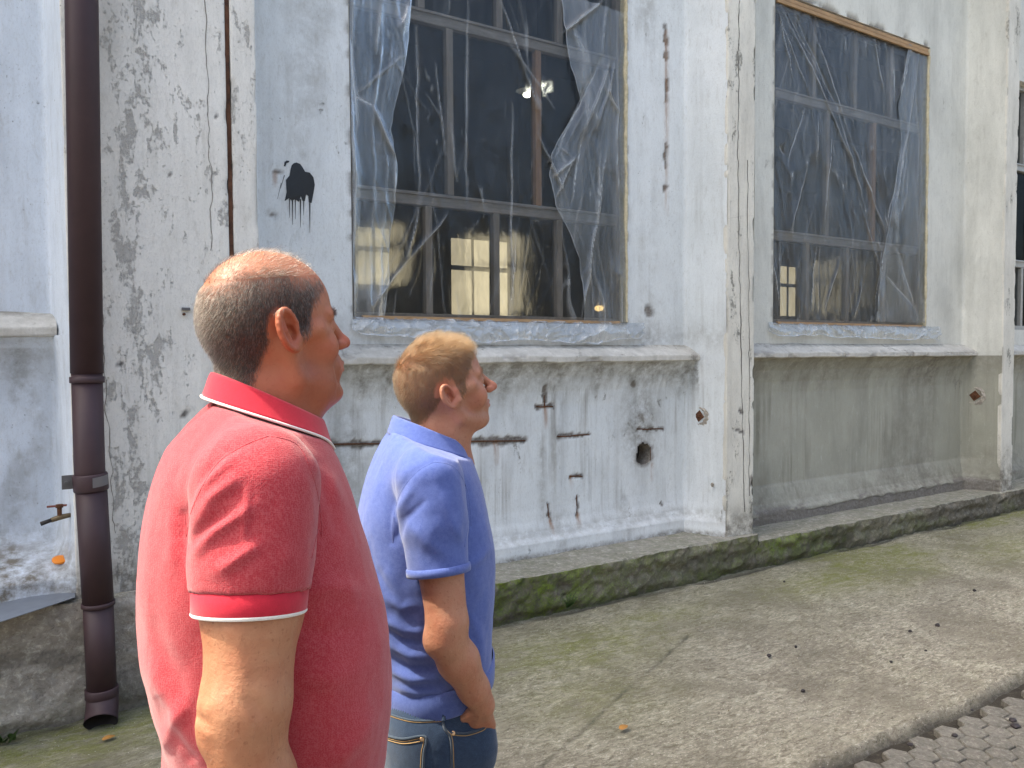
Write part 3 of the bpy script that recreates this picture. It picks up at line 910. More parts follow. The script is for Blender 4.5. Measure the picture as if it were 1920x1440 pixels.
plinth(-3.5, 0.79, ZL0, M['plinth_left'], M['plinth_left'], 600, lambda X, Z: 0.25 * (1 - sstep(0, 0.2, Z)) + 0 * X, .55)
plinth(0.806, P2R - 0.02, ZL1, M['plinth'], M['ledge'], 620, lambda X, Z: np.exp(-((X - 2.3) / 0.8) ** 2) * 1.25 + 0.30 * sstep(-.1, .4, fbm(X * 2, Z * 5, seed=64)) + 0.45 * np.exp(-((X - 4.3) / .5) ** 2))
plinth(P2R - 0.02, 12.45, ZL2, M['plinth'], M['ledge'], 640, lambda X, Z: 0.55 * np.exp(-((X - 5.0) / 0.9) ** 2) + 0.25 * sstep(-.1, .4, fbm(X * 2, Z * 5, seed=65)))

# joint between the two halves of the wide pier, with its rusty strip
bpart(MB().box((0.775, YF + 0.03, 0.3), (0.815, YF + 0.06, HB)).build('joint_backing', M['crack']))
a = np.linspace(0.85, HB, 90)
st = MB()
xx = 0.7945 + 0.003 * fbm(a * 3, 0.5, seed=15)
for i in range(len(a) - 1):
    pass
vs = [(x + s, YF + 0.012 + (0.002 * math.sin(z * 20)), z) for x, z in zip(xx, a) for s in (-0.010, 0.010)]
st.add(vs, [(2 * i, 2 * i + 1, 2 * i + 3, 2 * i + 2) for i in range(len(a) - 1)])
bpart(st.build('rusty_strip', M['rust_strip']))


def ribbon(name, pts, y, w, mat, dispseed, wob=0.006, off=0.0016, seed=0):
    """a thin crack following photographed points on the wall plane y"""
    P = np.array([on_y(px, py, y) for px, py in pts])
    n = max(8, int(np.linalg.norm(P[-1] - P[0]) / 0.02))
    t_ = np.linspace(0, len(P) - 1, n)
    x = np.interp(t_, range(len(P)), P[:, 0]) + wob * fbm(t_ * n / len(P) * 0.35, 1.0, oct=3, seed=seed)
    z = np.interp(t_, range(len(P)), P[:, 2])
    ww = w * (0.5 + 0.7 * np.abs(vnoise(t_ * 9, 2.0, seed=seed + 1)))
    k = 0.9 if y == YF else 1.0
    yy = y - k * pdisp(x, z, dispseed) - off
    vs = np.stack([np.stack([x - ww, yy, z], -1), np.stack([x + ww, yy, z], -1)], 1).reshape(-1, 3)
    f = [(2 * i, 2 * i + 1, 2 * i + 3, 2 * i + 2) for i in range(n - 1)]
    return bpart(mesh_obj(name, vs, f, mat))


ribbon('crack', [(386, 0), (390, 200), (395, 330), (398, 470)], YF, 0.0022, M['hairline'], 500, seed=1)
ribbon('crack', [(197, 590), (203, 800), (212, 1000)], YF, 0.002, M['hairline'], 500, 0.012, seed=2)
ribbon('crack', [(1386, 0), (1384, 280), (1388, 600), (1395, 960)], YF, 0.004, M['crack'], 520, seed=3)
ribbon('crack', [(1402, 300), (1404, 640), (1404, 930)], YF, 0.003, M['crack'], 520, seed=4)
ribbon('crack', [(1362, 410), (1390, 405), (1415, 404)], YF, 0.002, M['hairline'], 520, seed=5)
ribbon('crack', [(560, 380), (600, 381), (648, 383)], YB, 0.0015, M['hairline'], 100, seed=6)

# black paint splash with drips, left of the window
sp = MB()
outl = [(1640, 930), (1652, 918), (1668, 914), (1688, 922), (1702, 942), (1716, 966), (1742, 972), (1762, 998), (1770, 1040), (1762, 1090), (1752, 1142), (1736, 1138), (1733, 1102), (1722, 1094), (1714, 1132), (1701, 1130), (1692, 1104), (1682, 1136), (1660, 1122), (1642, 1128), (1624, 1116), (1600, 1132), (1612, 1082), (1608, 1012), (1628, 988), (1634, 955)]


def on_panel(px, py, off=0.003):
    p = on_y(px, py, YB)
    return (p[0], YB - float(pdisp(p[0], p[2], 100)) - off, p[2])


sp.add([on_panel(x / 3, y / 3) for x, y in outl], [tuple(range(len(outl)))[::-1]])
for x, y0, y1, w in ((1628, 1120, 1225, 3), (1645, 1120, 1265, 4), (1661, 1118, 1232, 3), (1690, 1120, 1280, 4), (1708, 1125, 1212, 3), (1742, 1130, 1310, 4), (1560, 1030, 1120, 1.5), (1578, 985, 1060, 2)):
    dxx = 22 if x < 1600 else 0
    sp.add([on_panel((x - w + dxx) / 3, y0 / 3), on_panel((x + w + dxx) / 3, y0 / 3), on_panel((x + 0.8) / 3, y1 / 3), on_panel((x - 0.8) / 3, y1 / 3)], [(3, 2, 1, 0)])
sp.add([on_panel(x / 3, y / 3) for x, y in ((1596, 934), (1600, 912), (1612, 903), (1628, 905), (1624, 914), (1612, 918), (1604, 938))], [tuple(range(7))[::-1]])
bpart(sp.build('paint_splash', M['black_paint']))

# exposed reinforcement bars and anchor plates
for a, b in (((600, 834), (985, 826)), ((1020, 718), (1022, 764)), ((1006, 763), (1037, 762)), ((1046, 819), (1105, 815)), ((1195, 805), (1244, 804)), ((1221, 806), (1221, 868)), ((1066, 893), (1092, 893)), ((1081, 928), (1082, 966)), ((1026, 944), (1031, 978))):
    A, B = on_y(*a, YB) + (0, .0035, 0), on_y(*b, YB) + (0, .0035, 0)
    n = 9
    bpart(MB().tube([A + (B - A) * t_ + np.array([0.002 * math.sin(7 * t_), 0.0005, 0.002 * math.cos(9 * t_)]) for t_ in np.linspace(0, 1, n)], 0.0042, 7).build('reinforcement_bar', M['rust'], None, True))


def on_x(px, py, x):
    d = ray(px, py)
    return CAM + d * ((x - CAM[0]) / d[0])


for (px, py, xr, s) in ((1312, 780, P2L - 0.033, 0.045), (1828, 742, P3L - 0.035, 0.055)):
    c = on_x(px, py, xr)
    m = MB()
    # square rusty plate turned on its corner, sunk in a broken ring of concrete
    q = [(c[0] - 0.010, c[1] + s * math.cos(a_), c[2] + s * math.sin(a_)) for a_ in (0.1, 0.1 + math.pi / 2, 0.1 + math.pi, 0.1 + 1.5 * math.pi)]
    q2 = [(c[0] + 0.02, p[1], p[2]) for p in q]
    m.add(q + q2, [(0, 1, 2, 3), (0, 4, 5, 1), (1, 5, 6, 2), (2, 6, 7, 3), (3, 7, 4, 0)])
    m.tube([(c[0] - 0.008, c[1], c[2]), (c[0] - 0.028, c[1], c[2])], s * 0.33, 6)
    bpart(m.build('anchor_plate', M['rust']))
    k = MB(); rs = np.random.default_rng(int(px))
    ring = []
    for i in range(26):
        a_ = 2 * math.pi * i / 26
        for rr, dx in ((s * 0.72, 0.012), (s * (1.25 + 0.35 * rs.random()), -0.006), (s * (1.7 + 0.3 * rs.random()), 0.008)):
            ring.append((c[0] + dx + 0.003 * rs.normal(), c[1] + rr * math.cos(a_), c[2] + rr * math.sin(a_)))
    fs = []
    for i in range(26):
        j_ = (i + 1) % 26
        for b_ in (0, 1):
            fs.append((3 * i + b_, 3 * j_ + b_, 3 * j_ + b_ + 1, 3 * i + b_ + 1))
    k.add(ring, fs)
    bpart(k.build('broken_concrete', M['plinth_left']))
for (px, py, r) in ((1298, 921, 0.018), (1336, 909, 0.016), (1297, 1000, .012)):
    c = on_x(px, py, P2L - 0.035)
    bpart(MB().blob((c[0] - .002, c[1], c[2]), (0.007, r, r), int(px), 10, 0.35).build('broken_concrete', M['plinth_left']))

# inside of the round hole
hc = on_y(1207, 851, YB)
hv = []
for i in range(20):
    a_ = 2 * math.pi * i / 20
    for d_ in (0.004, 0.16): hv.append((hc[0] + 0.095 * math.cos(a_), YB + d_, hc[2] + 0.10 * math.sin(a_)))
bpart(mesh_obj('hole_lining', hv, [(2 * i, 2 * ((i + 1) % 20), 2 * ((i + 1) % 20) + 1, 2 * i + 1) for i in range(20)], M['plinth_left']))

# ---------------------------------------------------------------- windows
YG = YB + 0.115


def window(win, rails, cols, light=False):
    wx0, wx1, wz0, wz1 = win
    wm, wh = (M['white_wood'], M['white_wood']) if light else (M['wood'], M['wood_h'])
    fr = MB(); f = 0.05
    fr.box((wx0, YG - .045, wz0), (wx0 + f, YG + .035, wz1), .004)
    fr.box((wx1 - f, YG - .045, wz0), (wx1, YG + .035, wz1), .004)
    fr.box((wx0 + f, YG - .043, wz0), (wx1 - f, YG + .033, wz0 + f), .004)
    fr.box((wx0 + f, YG - .043, wz1 - f), (wx1 - f, YG + .033, wz1), .004)
    w = bpart(fr.build('window', wm))
    w['label'] = 'timber factory window with staggered panes'
    zs = [wz0 + f] + list(rails) + [wz1 - f]
    for z in rails:
        m = MB().box((wx0 + f, YG - .040, z - .042), (wx1 - f, YG + .030, z + .042), .006)
        m.box((wx0 + f + .002, YG - .052, z + .018), (wx1 - f - .002, YG - .0405, z + .034), .003)
        bpart(m.build('rail', wh), w)
    for k, cc in enumerate(cols):
        za, zb = zs[k] + (.0425 if k else 0), zs[k + 1] - (.0425 if k < len(cols) - 1 else 0)
        xe = [wx0 + f] + list(cc) + [wx1 - f]
        for j, x in enumerate(cc):
            bpart(MB().box((x - .024, YG - .038, za), (x + .024, YG + .028, zb), .005).build('mullion', M['wood_brown'] if (k == 1 and j == 1 and not light) else wm), w)
        for j in range(len(xe) - 1):
            xa_, xb_ = xe[j] + (.0245 if j else .0005), xe[j + 1] - (.0245 if j < len(xe) - 2 else .0005)
            ty = random.uniform(-.004, .004)
            bpart(mesh_obj('pane', [(xa_, YG + ty, za), (xb_, YG - ty, za), (xb_, YG - ty + .002, zb), (xa_, YG + ty - .002, zb)], [(0, 1, 2, 3)], M['glass']), w)
    return w


gx = lambda px, py: float(on_y(px, py, YG)[0])
gz = lambda px, py: float(on_y(px, py, YG)[2])
w1 = window(W1, (gz(900, 387), gz(945, 72)), ([gx(800, 500), gx(926, 500), gx(1044, 500)], [gx(839, 220), gx(1004, 250)], [gx(785, 10), gx(931, 30), gx(1044, 50)]))
w1['label'] = 'timber factory window above the blue-shirted man'
w2 = window(W2, (gz(1570, 455), gz(1570, 207)), ([gx(1507, 530), gx(1582, 530), gx(1650, 530)], [gx(1545, 330), gx(1632, 330)], [gx(1520, 120), gx(1597, 120), gx(1665, 120)]))
w2['label'] = 'timber factory window beyond the narrow pier'
window(W3, (2.66, 3.75), ([9.6, 10.15, 10.7], [9.8, 10.5], [9.6, 10.15, 10.7]), True)['label'] = 'pale framed window at the right edge'
window(W0, (2.8, 3.9), ([-2.0, -1.5, -1.05], [-1.85, -1.2], [-2.0, -1.5, -1.05]))['label'] = 'timber window left of the downpipe'

# cream foam strips along the right reveals, ragged timber head of the second window
for win, w in ((W1, w1), (W2, w2)):
    z = np.arange(win[2] + .02, win[3] - .02, 0.012)
    th = 0.018 + 0.007 * fbm(z * 12, 2.0, oct=3, seed=int(win[0] * 10))
    fy = 0.006 * fbm(z * 25, 5.0, oct=2, seed=3)
    vs = []
    for zz, t_, q in zip(z, th, fy):
        vs += [(win[1] - .001, YB - .006 + q, zz), (win[1] - t_ * .7, YB - .010 + q, zz), (win[1] - t_, YB + .010, zz), (win[1] - t_, YB + .068, zz)]
    bpart(mesh_obj('foam_strip', vs, grid_faces(len(z), 4), M['foam'], None, False), w)
hb = MB()
hb.box((W2[0], YB + .002, W2[3] - .045), (W2[1], YB + .03, W2[3] - .012), .004).box((W2[0] + .02, YB - .012, W2[3] - .085), (W2[1] - .02, YB + .008, W2[3] - .055), .004)
bpart(hb.build('head_batten', M['batten']), w2)

# ---------------------------------------------------------------- the hall behind the glass
YR = 11.0
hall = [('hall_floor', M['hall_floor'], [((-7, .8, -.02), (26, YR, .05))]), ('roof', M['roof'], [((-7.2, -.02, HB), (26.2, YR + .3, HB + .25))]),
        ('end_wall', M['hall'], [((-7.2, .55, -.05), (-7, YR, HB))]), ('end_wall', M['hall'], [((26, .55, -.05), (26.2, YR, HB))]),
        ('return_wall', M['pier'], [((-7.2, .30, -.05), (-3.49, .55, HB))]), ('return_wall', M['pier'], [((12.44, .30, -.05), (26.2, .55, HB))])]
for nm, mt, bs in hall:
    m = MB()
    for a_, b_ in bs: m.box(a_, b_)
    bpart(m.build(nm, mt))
rects = []
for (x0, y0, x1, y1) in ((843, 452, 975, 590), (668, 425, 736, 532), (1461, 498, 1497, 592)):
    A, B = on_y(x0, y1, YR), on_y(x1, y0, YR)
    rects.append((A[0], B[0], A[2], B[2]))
rb = MB()
rr_ = sorted(rects)
xs_ = [-7.0]
for (xa_, xb_, za_, zb_) in rr_:
    rb.box((xs_[-1], YR, 0), (xa_, YR + .2, HB)); rb.box((xa_, YR, 0), (xb_, YR + .2, za_)); rb.box((xa_, YR, zb_), (xb_, YR + .2, HB)); xs_.append(xb_)
rb.box((xs_[-1], YR, 0), (26, YR + .2, HB))
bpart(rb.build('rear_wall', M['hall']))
for (xa_, xb_, za_, zb_) in rr_:
    w = bpart(MB().box((xa_, YR + .02, za_), (xa_ + .06, YR + .1, zb_)).box((xb_ - .06, YR + .02, za_), (xb_, YR + .1, zb_)).box((xa_ + .05, YR + .021, zb_ - .05), (xb_ - .05, YR + .101, zb_ + .01)).build('rear_window', M['wood']))
    nx_ = 3 if xb_ - xa_ > .9 else 2
    for i in range(1, nx_):
        x = xa_ + (xb_ - xa_) * i / nx_
        bpart(MB().box((x - .025, YR + .03, za_), (x + .025, YR + .09, zb_)).build('mullion', M['wood']), w)
    zz = [za_, za_ + (zb_ - za_) * .60, zb_]
    bpart(MB().box((xa_ + .06, YR + .025, zz[1] - .05), (xb_ - .06, YR + .095, zz[1] + .05)).build('rail', M['wood']), w)
    for i in range(nx_):
        for j in range(2):
            xA, xB = xa_ + (xb_ - xa_) * i / nx_, xa_ + (xb_ - xa_) * (i + 1) / nx_
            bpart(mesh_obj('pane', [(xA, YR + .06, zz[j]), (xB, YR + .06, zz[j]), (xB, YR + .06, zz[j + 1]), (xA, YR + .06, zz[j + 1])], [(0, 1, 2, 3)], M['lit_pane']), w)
# pillars inside
for x in (2.0, 6.2, 10.4):
    bpart(MB().box((x, 6.0, .05), (x + .35, 6.35, HB - .4)).build('hall_pillar', M['hall']))
bpart(MB().box((-7, 6.0, HB - .75), (26, 6.35, HB - .4)).build('hall_beam', M['hall']))
# hanging lamps
for px, py, yy, r, mt, lb, e_ in ((988, 178, 3.0, .035, 'lamp', 'bright lamp glowing inside the hall behind the near film-covered window', 0), (1123, 578, 7.0, .07, 'lamp_warm', 'dim warm lamp low in the hall at the right side of the near window', 0)):
    p = on_y(px, py, yy)
    L = empty('hanging_lamp', (p[0], p[1], p[2] + .1))
    props(L, lb, 'lamp', 'lamps inside the hall')
    lo = -Vector((p[0], p[1], p[2] + .1))
    a_ = MB().tube([(0, 0, .05), (0, 0, HB - p[2] - .1)], .006, 6).build('cord', M['crack'], L)
    MB().tube([(0, 0, .06), (0, 0, .02), (0, 0, -.06)], [.03, .05, .12], 16, False).build('lamp_shade', M['steel'], L, True)
    MB().blob((0, 0, -.1), (r * 1.3, r, r * .8), 2, 12, 0).build('bulb', M[mt], L, True)

# ================================================================ ADDED BUILDING ACROSS THE YARD (unseen, behind the camera; shapes light and film reflections)
yb_ = empty('added_yard_building', (4.0, -13.0, -.07))
props(yb_, 'plain rendered building added unseen behind the camera to shape light and reflections', 'building')
YO = 1.07
xw = [-26.0]
wl = MB()
op = [(-22 + 4.4 * i, -22 + 4.4 * i + 2.0) for i in range(12)]
for (a_, b_) in op:
    wl.box((xw[-1], -.3, 0), (a_, 0, 5.8)); wl.box((a_, -.3, 0), (b_, 0, 1.6)); wl.box((a_, -.3, 4.2), (b_, 0, 5.8)); xw.append(b_)
wl.box((xw[-1], -.3, 0), (36, 0, 5.8))
wl.build('wall', plain_mat('grey_render', (0.25, 0.24, 0.21), .9, 0, .35, 1.2), yb_)
MB().box((-26.3, -6, 5.801), (36.3, .35, 6.1)).build('roof', M['roof'], yb_)
for (a_, b_) in op:
    w_ = MB().box((a_, -.2, 1.6), (a_ + .08, -.1, 4.2)).box((b_ - .08, -.2, 1.6), (b_, -.1, 4.2)).box((a_ + .079, -.199, 4.12), (b_ - .079, -.101, 4.2)).box((a_ + .079, -.199, 1.6), (b_ - .079, -.101, 1.68)).build('window', M['white_wood'], yb_)
    mesh_obj('pane', [(a_ + .08, -.15, 1.68), (b_ - .08, -.15, 1.68), (b_ - .08, -.15, 4.12), (a_ + .08, -.15, 4.12)], [(3, 2, 1, 0)], M['pipe_in'], w_)
# ================================================================ PLASTIC SHEETING
YP = YB + 0.022


def fullpx(seq, x0, sc):
    return [[(x0 + a * sc, b * sc) for a, b in s] for s in seq]


def ridged(x, z, oct, seed):
    r, a_, f_ = 0, 1.0, 1.0
    for k in range(oct):
        r = r + a_ * (1 - np.abs(vnoise(x * f_, z * f_, seed=seed + k)) * 1.6).clip(0, 1) ** 3
        a_ *= .5; f_ *= 2.1
    return r


def film_height(X, Z, creases, seed, amp=1.0):
    wx = X + 0.10 * fbm(X * 1.3, Z * 1.3, oct=3, seed=seed + 20); wz = Z + 0.2 * fbm(X * 1.1 + 5, Z * 1.1, oct=2, seed=seed + 21)
    h = 0.016 * fbm(wx * 2.4, wz * .8, oct=2, seed=seed)
    r1 = ridged(wx * 4.2 + wz * .5, wz * .8, 2, seed + 2); r2 = ridged(wx * 10 - wz * 1.2, wz * 2.2, 2, seed + 6); r3 = ridged(wx * 24 + wz * 3, wz * 6.5, 2, seed + 9)
    env = .35 + .65 * sstep(-.2, .5, fbm(X * 1.5, Z * 1.0, oct=2, seed=seed + 30))
    h = h + (.009 * r1 + .0045 * r2 * env + .0016 * r3 * env) * amp
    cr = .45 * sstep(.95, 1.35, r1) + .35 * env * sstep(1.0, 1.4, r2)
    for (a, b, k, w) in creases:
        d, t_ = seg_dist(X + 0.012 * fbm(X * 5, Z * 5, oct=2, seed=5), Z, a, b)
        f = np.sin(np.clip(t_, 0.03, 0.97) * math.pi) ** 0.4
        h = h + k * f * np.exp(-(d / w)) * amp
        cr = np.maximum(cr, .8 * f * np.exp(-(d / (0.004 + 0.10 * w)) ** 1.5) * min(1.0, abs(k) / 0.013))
    return h, cr


def px_creases(segs, y, rs):
    out = []
    for s in segs:
        for a, b in zip(s[:-1], s[1:]):
            A, B = on_y(*a, y), on_y(*b, y)
            out.append(((A[0], A[2]), (B[0], B[2]), (0.010 + 0.010 * rs.random()) * (1 if rs.random() < .8 else -1), 0.012 + 0.02 * rs.random()))
    return out


def make_sheet(win, segs, lflap, rflap, hem_px, seed, label, n_rand, res=0.009, mat='film'):
    rs = np.random.default_rng(seed)
    wx0, wx1, wz0, wz1 = win
    root = empty('plastic_sheet', ((wx0 + wx1) / 2, YP, wz0))
    props(root, label, 'plastic sheet', 'plastic sheets over the windows')
    off = np.array([(wx0 + wx1) / 2, YP, wz0])
    cre = px_creases(segs, YP, rs)
    for i in range(n_rand):       # fans of thin tension creases from the nailed top and bottom edges
        top = rs.random() < 0.6
        x = rs.uniform(wx0 + .05, wx1 - .05); z = wz1 if top else wz0
        L = rs.uniform(0.35, 1.5); an = rs.normal(0, 0.28)
        cre.append(((x, z), (x + L * math.sin(an), z - L * math.cos(an) * (1 if top else -1)), rs.uniform(.002, .006), rs.uniform(.006, .014)))
    for i in range(n_rand):
        x = rs.uniform(wx0, wx1); z = rs.uniform(wz0, wz1); L = rs.uniform(.1, .5); an = rs.normal(0, .5)
        cre.append(((x, z), (x + L * math.sin(an), z - L * math.cos(an)), rs.uniform(.002, .008), rs.uniform(.004, .012)))
    x = np.arange(wx0 + .004, wx1 - .004 + res, res).clip(None, wx1 - .02); z = np.arange(wz0 + .012, wz1 - .01, res)
    X, Z = np.meshgrid(x, z)
    h, cr = film_height(X, Z, cre, seed)
    eb = np.minimum.reduce([sstep(0, .05, X - wx0), sstep(0, .05, wx1 - X), sstep(0, .05, Z - wz0), sstep(0, .05, wz1 - Z)])
    h = np.clip(h, -.015, .040)
    Y = YP - (0.002 + h * (.25 + .75 * eb))
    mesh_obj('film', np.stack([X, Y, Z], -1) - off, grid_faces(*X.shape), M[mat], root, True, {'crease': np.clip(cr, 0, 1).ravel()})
    # doubled-over flaps at both sides
    for path, side in ((lflap, 0), (rflap, 1)):
        if path is None: continue
        P = np.array([on_y(a, b, YP) for a, b in path])
        zz = np.arange(max(wz0 + .02, P[:, 2].min()), min(wz1 - .02, P[:, 2].max()), res)
        o_ = np.argsort(P[:, 2])
        xe = np.interp(zz, P[o_, 2], P[o_, 0]) + 0.006 * fbm(zz * 8, 1.0, seed=seed + 4)
        ed = (wx0 + .01) if side == 0 else (wx1 - .02)
        u = np.linspace(0, 1, 46)
        X = xe[:, None] + (ed - xe)[:, None] * u[None]; Z = np.repeat(zz[:, None], 46, 1)
        h, cr = film_height(X, Z, cre, seed + 50, 1.3)
        for i in range(8):
            fx = rs.uniform(.1, .95); d = np.abs(u[None] - fx - .05 * vnoise(zz * 1.5, i, seed=seed + i)[:, None]) * np.abs(ed - xe)[:, None]
            kk = rs.uniform(.3, 1) * sstep(-.3, .3, vnoise(zz * 1.2 + i * 7, 3.0, seed=seed + i))[:, None]
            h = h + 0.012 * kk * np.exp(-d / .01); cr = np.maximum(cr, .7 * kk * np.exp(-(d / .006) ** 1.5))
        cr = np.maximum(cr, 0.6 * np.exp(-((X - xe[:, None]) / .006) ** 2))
        Y = YP - .016 - np.clip(h, -.004, .050) * np.clip(np.abs(ed - xe) / .22, .12, 1)[:, None]
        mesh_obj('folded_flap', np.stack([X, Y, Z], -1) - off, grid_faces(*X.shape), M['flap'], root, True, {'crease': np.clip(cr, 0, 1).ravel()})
    # batten that pins the foot of the film
    MB().box((wx0 + .06, YP - .030, wz0 + .006), (wx1 - .07, YP - .006, wz0 + .026), .003).build('batten', M['batten'], root).location = -off
    # bunched surplus hanging below the batten on to the sill
    (hx0, hx1) = hem_px
    xx = np.arange(hx0, hx1, .006); n = 22
    s = np.linspace(0, 1, n)
    dep = 0.125 + 0.030 * fbm(xx * 2.2, 4.0, seed=seed + 7) + .006 * fbm(xx * 9, 4.0, seed=seed + 8)
    endf = np.minimum(sstep(0, .12, xx - hx0 + .03), sstep(-.02, .10, hx1 - xx))
    S_ = s[:, None]
    X = np.repeat(xx[None], n, 0) + 0.010 * fbm(S_ * 3, xx[None] * 5, seed=seed + 9) * S_
    Z = wz0 + .016 - S_ * (dep * (.6 + .4 * endf))[None]
    bul = 0.030 * np.sin(np.clip(S_ * 1.05, 0, 1) * math.pi) * (1 + .4 * fbm(xx * 4, 8.0, seed=seed + 10))[None] + .050 * S_ ** 1.5
    rg = ridged(X * 7 + S_ * 1.3 * fbm(xx * 2, 1.0, seed=seed)[None], S_ * 1.2, 2, seed + 11)
    Y = YP - .020 - bul * endf[None] - .018 * rg - .007 * ridged(X * 22 + S_ * 2, S_ * 3, 2, seed + 13)
    cr = np.clip(.75 * sstep(.9, 1.35, rg), 0, 1)
    cr = np.maximum(cr, sstep(.92, 1, S_) * .6)
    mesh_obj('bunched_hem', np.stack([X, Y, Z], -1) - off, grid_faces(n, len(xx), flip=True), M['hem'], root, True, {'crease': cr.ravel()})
    return root


z5 = 0.486
segs1 = fullpx([[(1100, 0), (1075, 230), (900, 610)], [(1110, 230), (1010, 520), (965, 785)], [(1105, 565), (1000, 1240)], [(1080, 580), (1060, 860)], [(890, 680), (985, 610)], [(975, 610), (900, 760)],
                [(700, 0), (790, 280), (830, 420)], [(720, 150), (900, 420)], [(1150, 440), (1080, 330)], [(570, 0), (565, 780)], [(740, 400), (735, 1240)], [(370, 100), (375, 760)], [(230, 30), (210, 210)],
                [(335, 30), (312, 140)], [(110, 365), (200, 410), (285, 600), (290, 780)], [(480, 830), (340, 1000), (200, 1180)], [(375, 800), (330, 1000)], [(130, 560), (120, 1230)], [(100, 0), (140, 560)],
                [(500, 470), (530, 700)], [(440, 250), (480, 600)], [(1090, 0), (930, 130)], [(1130, 250), (1060, 500)], [(760, 880), (720, 1230)], [(840, 520), (940, 760)], [(100, 360), (140, 720)]], 600, z5)
lf1 = fullpx([[(350, -10), (345, 60), (335, 200), (270, 500), (292, 640), (288, 780), (272, 900), (262, 1050), (245, 1240)]], 600, z5)[0]
rf1 = fullpx([[(925, -20), (940, 130), (960, 250), (1000, 400), (890, 590), (882, 680), (905, 790), (960, 900), (1000, 1000), (1010, 1240)]], 600, z5)[0]
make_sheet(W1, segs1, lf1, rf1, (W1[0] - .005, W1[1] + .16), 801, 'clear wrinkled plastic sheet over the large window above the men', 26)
segs2 = fullpx([[(310, 20), (440, 380)], [(345, 20), (560, 430)], [(380, 30), (520, 350)], [(440, 60), (600, 520)], [(540, 380), (660, 800)], [(600, 520), (740, 900)], [(690, 120), (740, 380)], [(830, 180), (780, 400)],
                [(800, 550), (740, 900)], [(740, 900), (700, 1240)], [(870, 200), (760, 850)], [(430, 640), (370, 900)], [(470, 450), (460, 620)], [(530, 480), (500, 880)], [(640, 780), (730, 1060)], [(720, 1040), (860, 1200)],
                [(420, 420), (360, 640)], [(330, 560), (350, 600)], [(300, 300), (300, 1000), (330, 1180)], [(480, 920), (450, 1200)], [(560, 1000), (500, 1200)], [(650, 1080), (620, 1220)], [(780, 960), (860, 1220)], [(330, 20), (620, 640)], [(320, 40), (380, 330)]], 1300, z5)
lf2 = fullpx([[(312, 20), (330, 300), (375, 640), (365, 900), (335, 1050), (330, 1240)]], 1300, z5)[0]
rf2 = fullpx([[(830, 140), (780, 400), (800, 550), (745, 900), (705, 1100), (690, 1240)]], 1300, z5)[0]
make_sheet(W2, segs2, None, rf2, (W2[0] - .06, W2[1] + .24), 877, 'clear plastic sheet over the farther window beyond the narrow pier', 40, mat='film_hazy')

# ================================================================ DOWNPIPE
YD = -0.062
dp_px = [(152, -900), (153, 0), (163, 700), (168, 880), (171, 915), (184, 1130), (191, 1300)]
DP = [on_y(a, b, YD) for a, b in dp_px]
DP[0] = np.array([DP[1][0] - .01, YD, HB - .1])
dp = empty('downpipe', (DP[-1][0], YD, 0.0))
props(dp, 'dark brown round metal downpipe running down the wide pier', 'downpipe')
do = np.array([DP[-1][0], YD, 0.0])
RP = 0.0655


def dpart(mb, name, mat, smooth=True, parent=None):
    mb.v = [tuple(np.array(v) - do) for v in mb.v]
    return mb.build(name, mat, parent or dp, smooth)


dpart(MB().tube([DP[0], DP[1], DP[2]], RP, 28), 'pipe_section', M['pipe'])
dpart(MB().tube([DP[2], DP[3], DP[4]], RP - .0035, 28), 'pipe_section', M['pipe'])
dpart(MB().tube([DP[4], DP[5]], RP - .002, 28), 'pipe_section', M['pipe'])
dpart(MB().tube([DP[5], DP[6]], RP - .004, 28), 'pipe_section', M['pipe'])


def ring(c0, c1, r, name='collar', mat='pipe', parent=None):
    c0, c1 = np.array(c0), np.array(c1)
    d = c1 - c0
    return dpart(MB().tube([c0, c0 + d * .08, c0 + d * .5, c0 + d * .92, c1], [r - .003, r, r, r, r - .003], 28), name, M[mat], True, parent)


def lerp_px(py):
    ys_ = [p[1] for p in dp_px[1:]]; xs2 = [p[0] for p in dp_px[1:]]
    return on_y(np.interp(py, ys_, xs2), py, YD)


ring(lerp_px(706), lerp_px(718), RP + .004)
clamp = ring(lerp_px(888), lerp_px(920), RP + .005, 'clamp')
ring(lerp_px(1128), lerp_px(1136), RP + .003)
ring(lerp_px(1288), lerp_px(1306), RP + .003)
# bracket ear of the clamp and a grey tape patch
c = lerp_px(902)
dpart(MB().box((c[0] - RP - .045, YD + .01, c[2] - .03), (c[0] - RP + .012, YD + .018, c[2] + .032), .002).tube([(c[0] - RP - .028, YD + .008, c[2]), (c[0] - RP - .028, YD - .006, c[2])], .008, 8), 'clamp_lug', M['steel'], False)
tp_ = MB()
vs = []
for i in range(9):
    a_ = R(-88 + 62 * i / 8)
    for dz in (-.022, .022):
        vs.append((c[0] + (RP + .0065) * math.cos(a_) + 0.002, YD + (RP + .0065) * math.sin(a_), c[2] + dz + .008 * (i / 8)))
tp_.add(vs, [(2 * i, 2 * i + 2, 2 * i + 3, 2 * i + 1) for i in range(8)])
dpart(tp_, 'tape_patch', M['sticker'])
# outlet elbow turned out towards the yard
e0 = DP[6]
pts = [e0 + np.array([0, 0, .01]), e0 + np.array([.001, -.002, -.02]), e0 + np.array([.0, -.012, -.045]), e0 + np.array([-.004, -.035, -.075]), e0 + np.array([-.010, -.07, -.102])]
dpart(MB().tube(pts, [RP - .001, RP, RP + .001, RP + .001, RP + .003], 28, False), 'outlet_elbow', M['pipe'])
dpart(MB().tube([pts[2], pts[3], pts[4]], [RP - .006, RP - .004, RP - .001], 28, False), 'outlet_bore', M['pipe_in'])

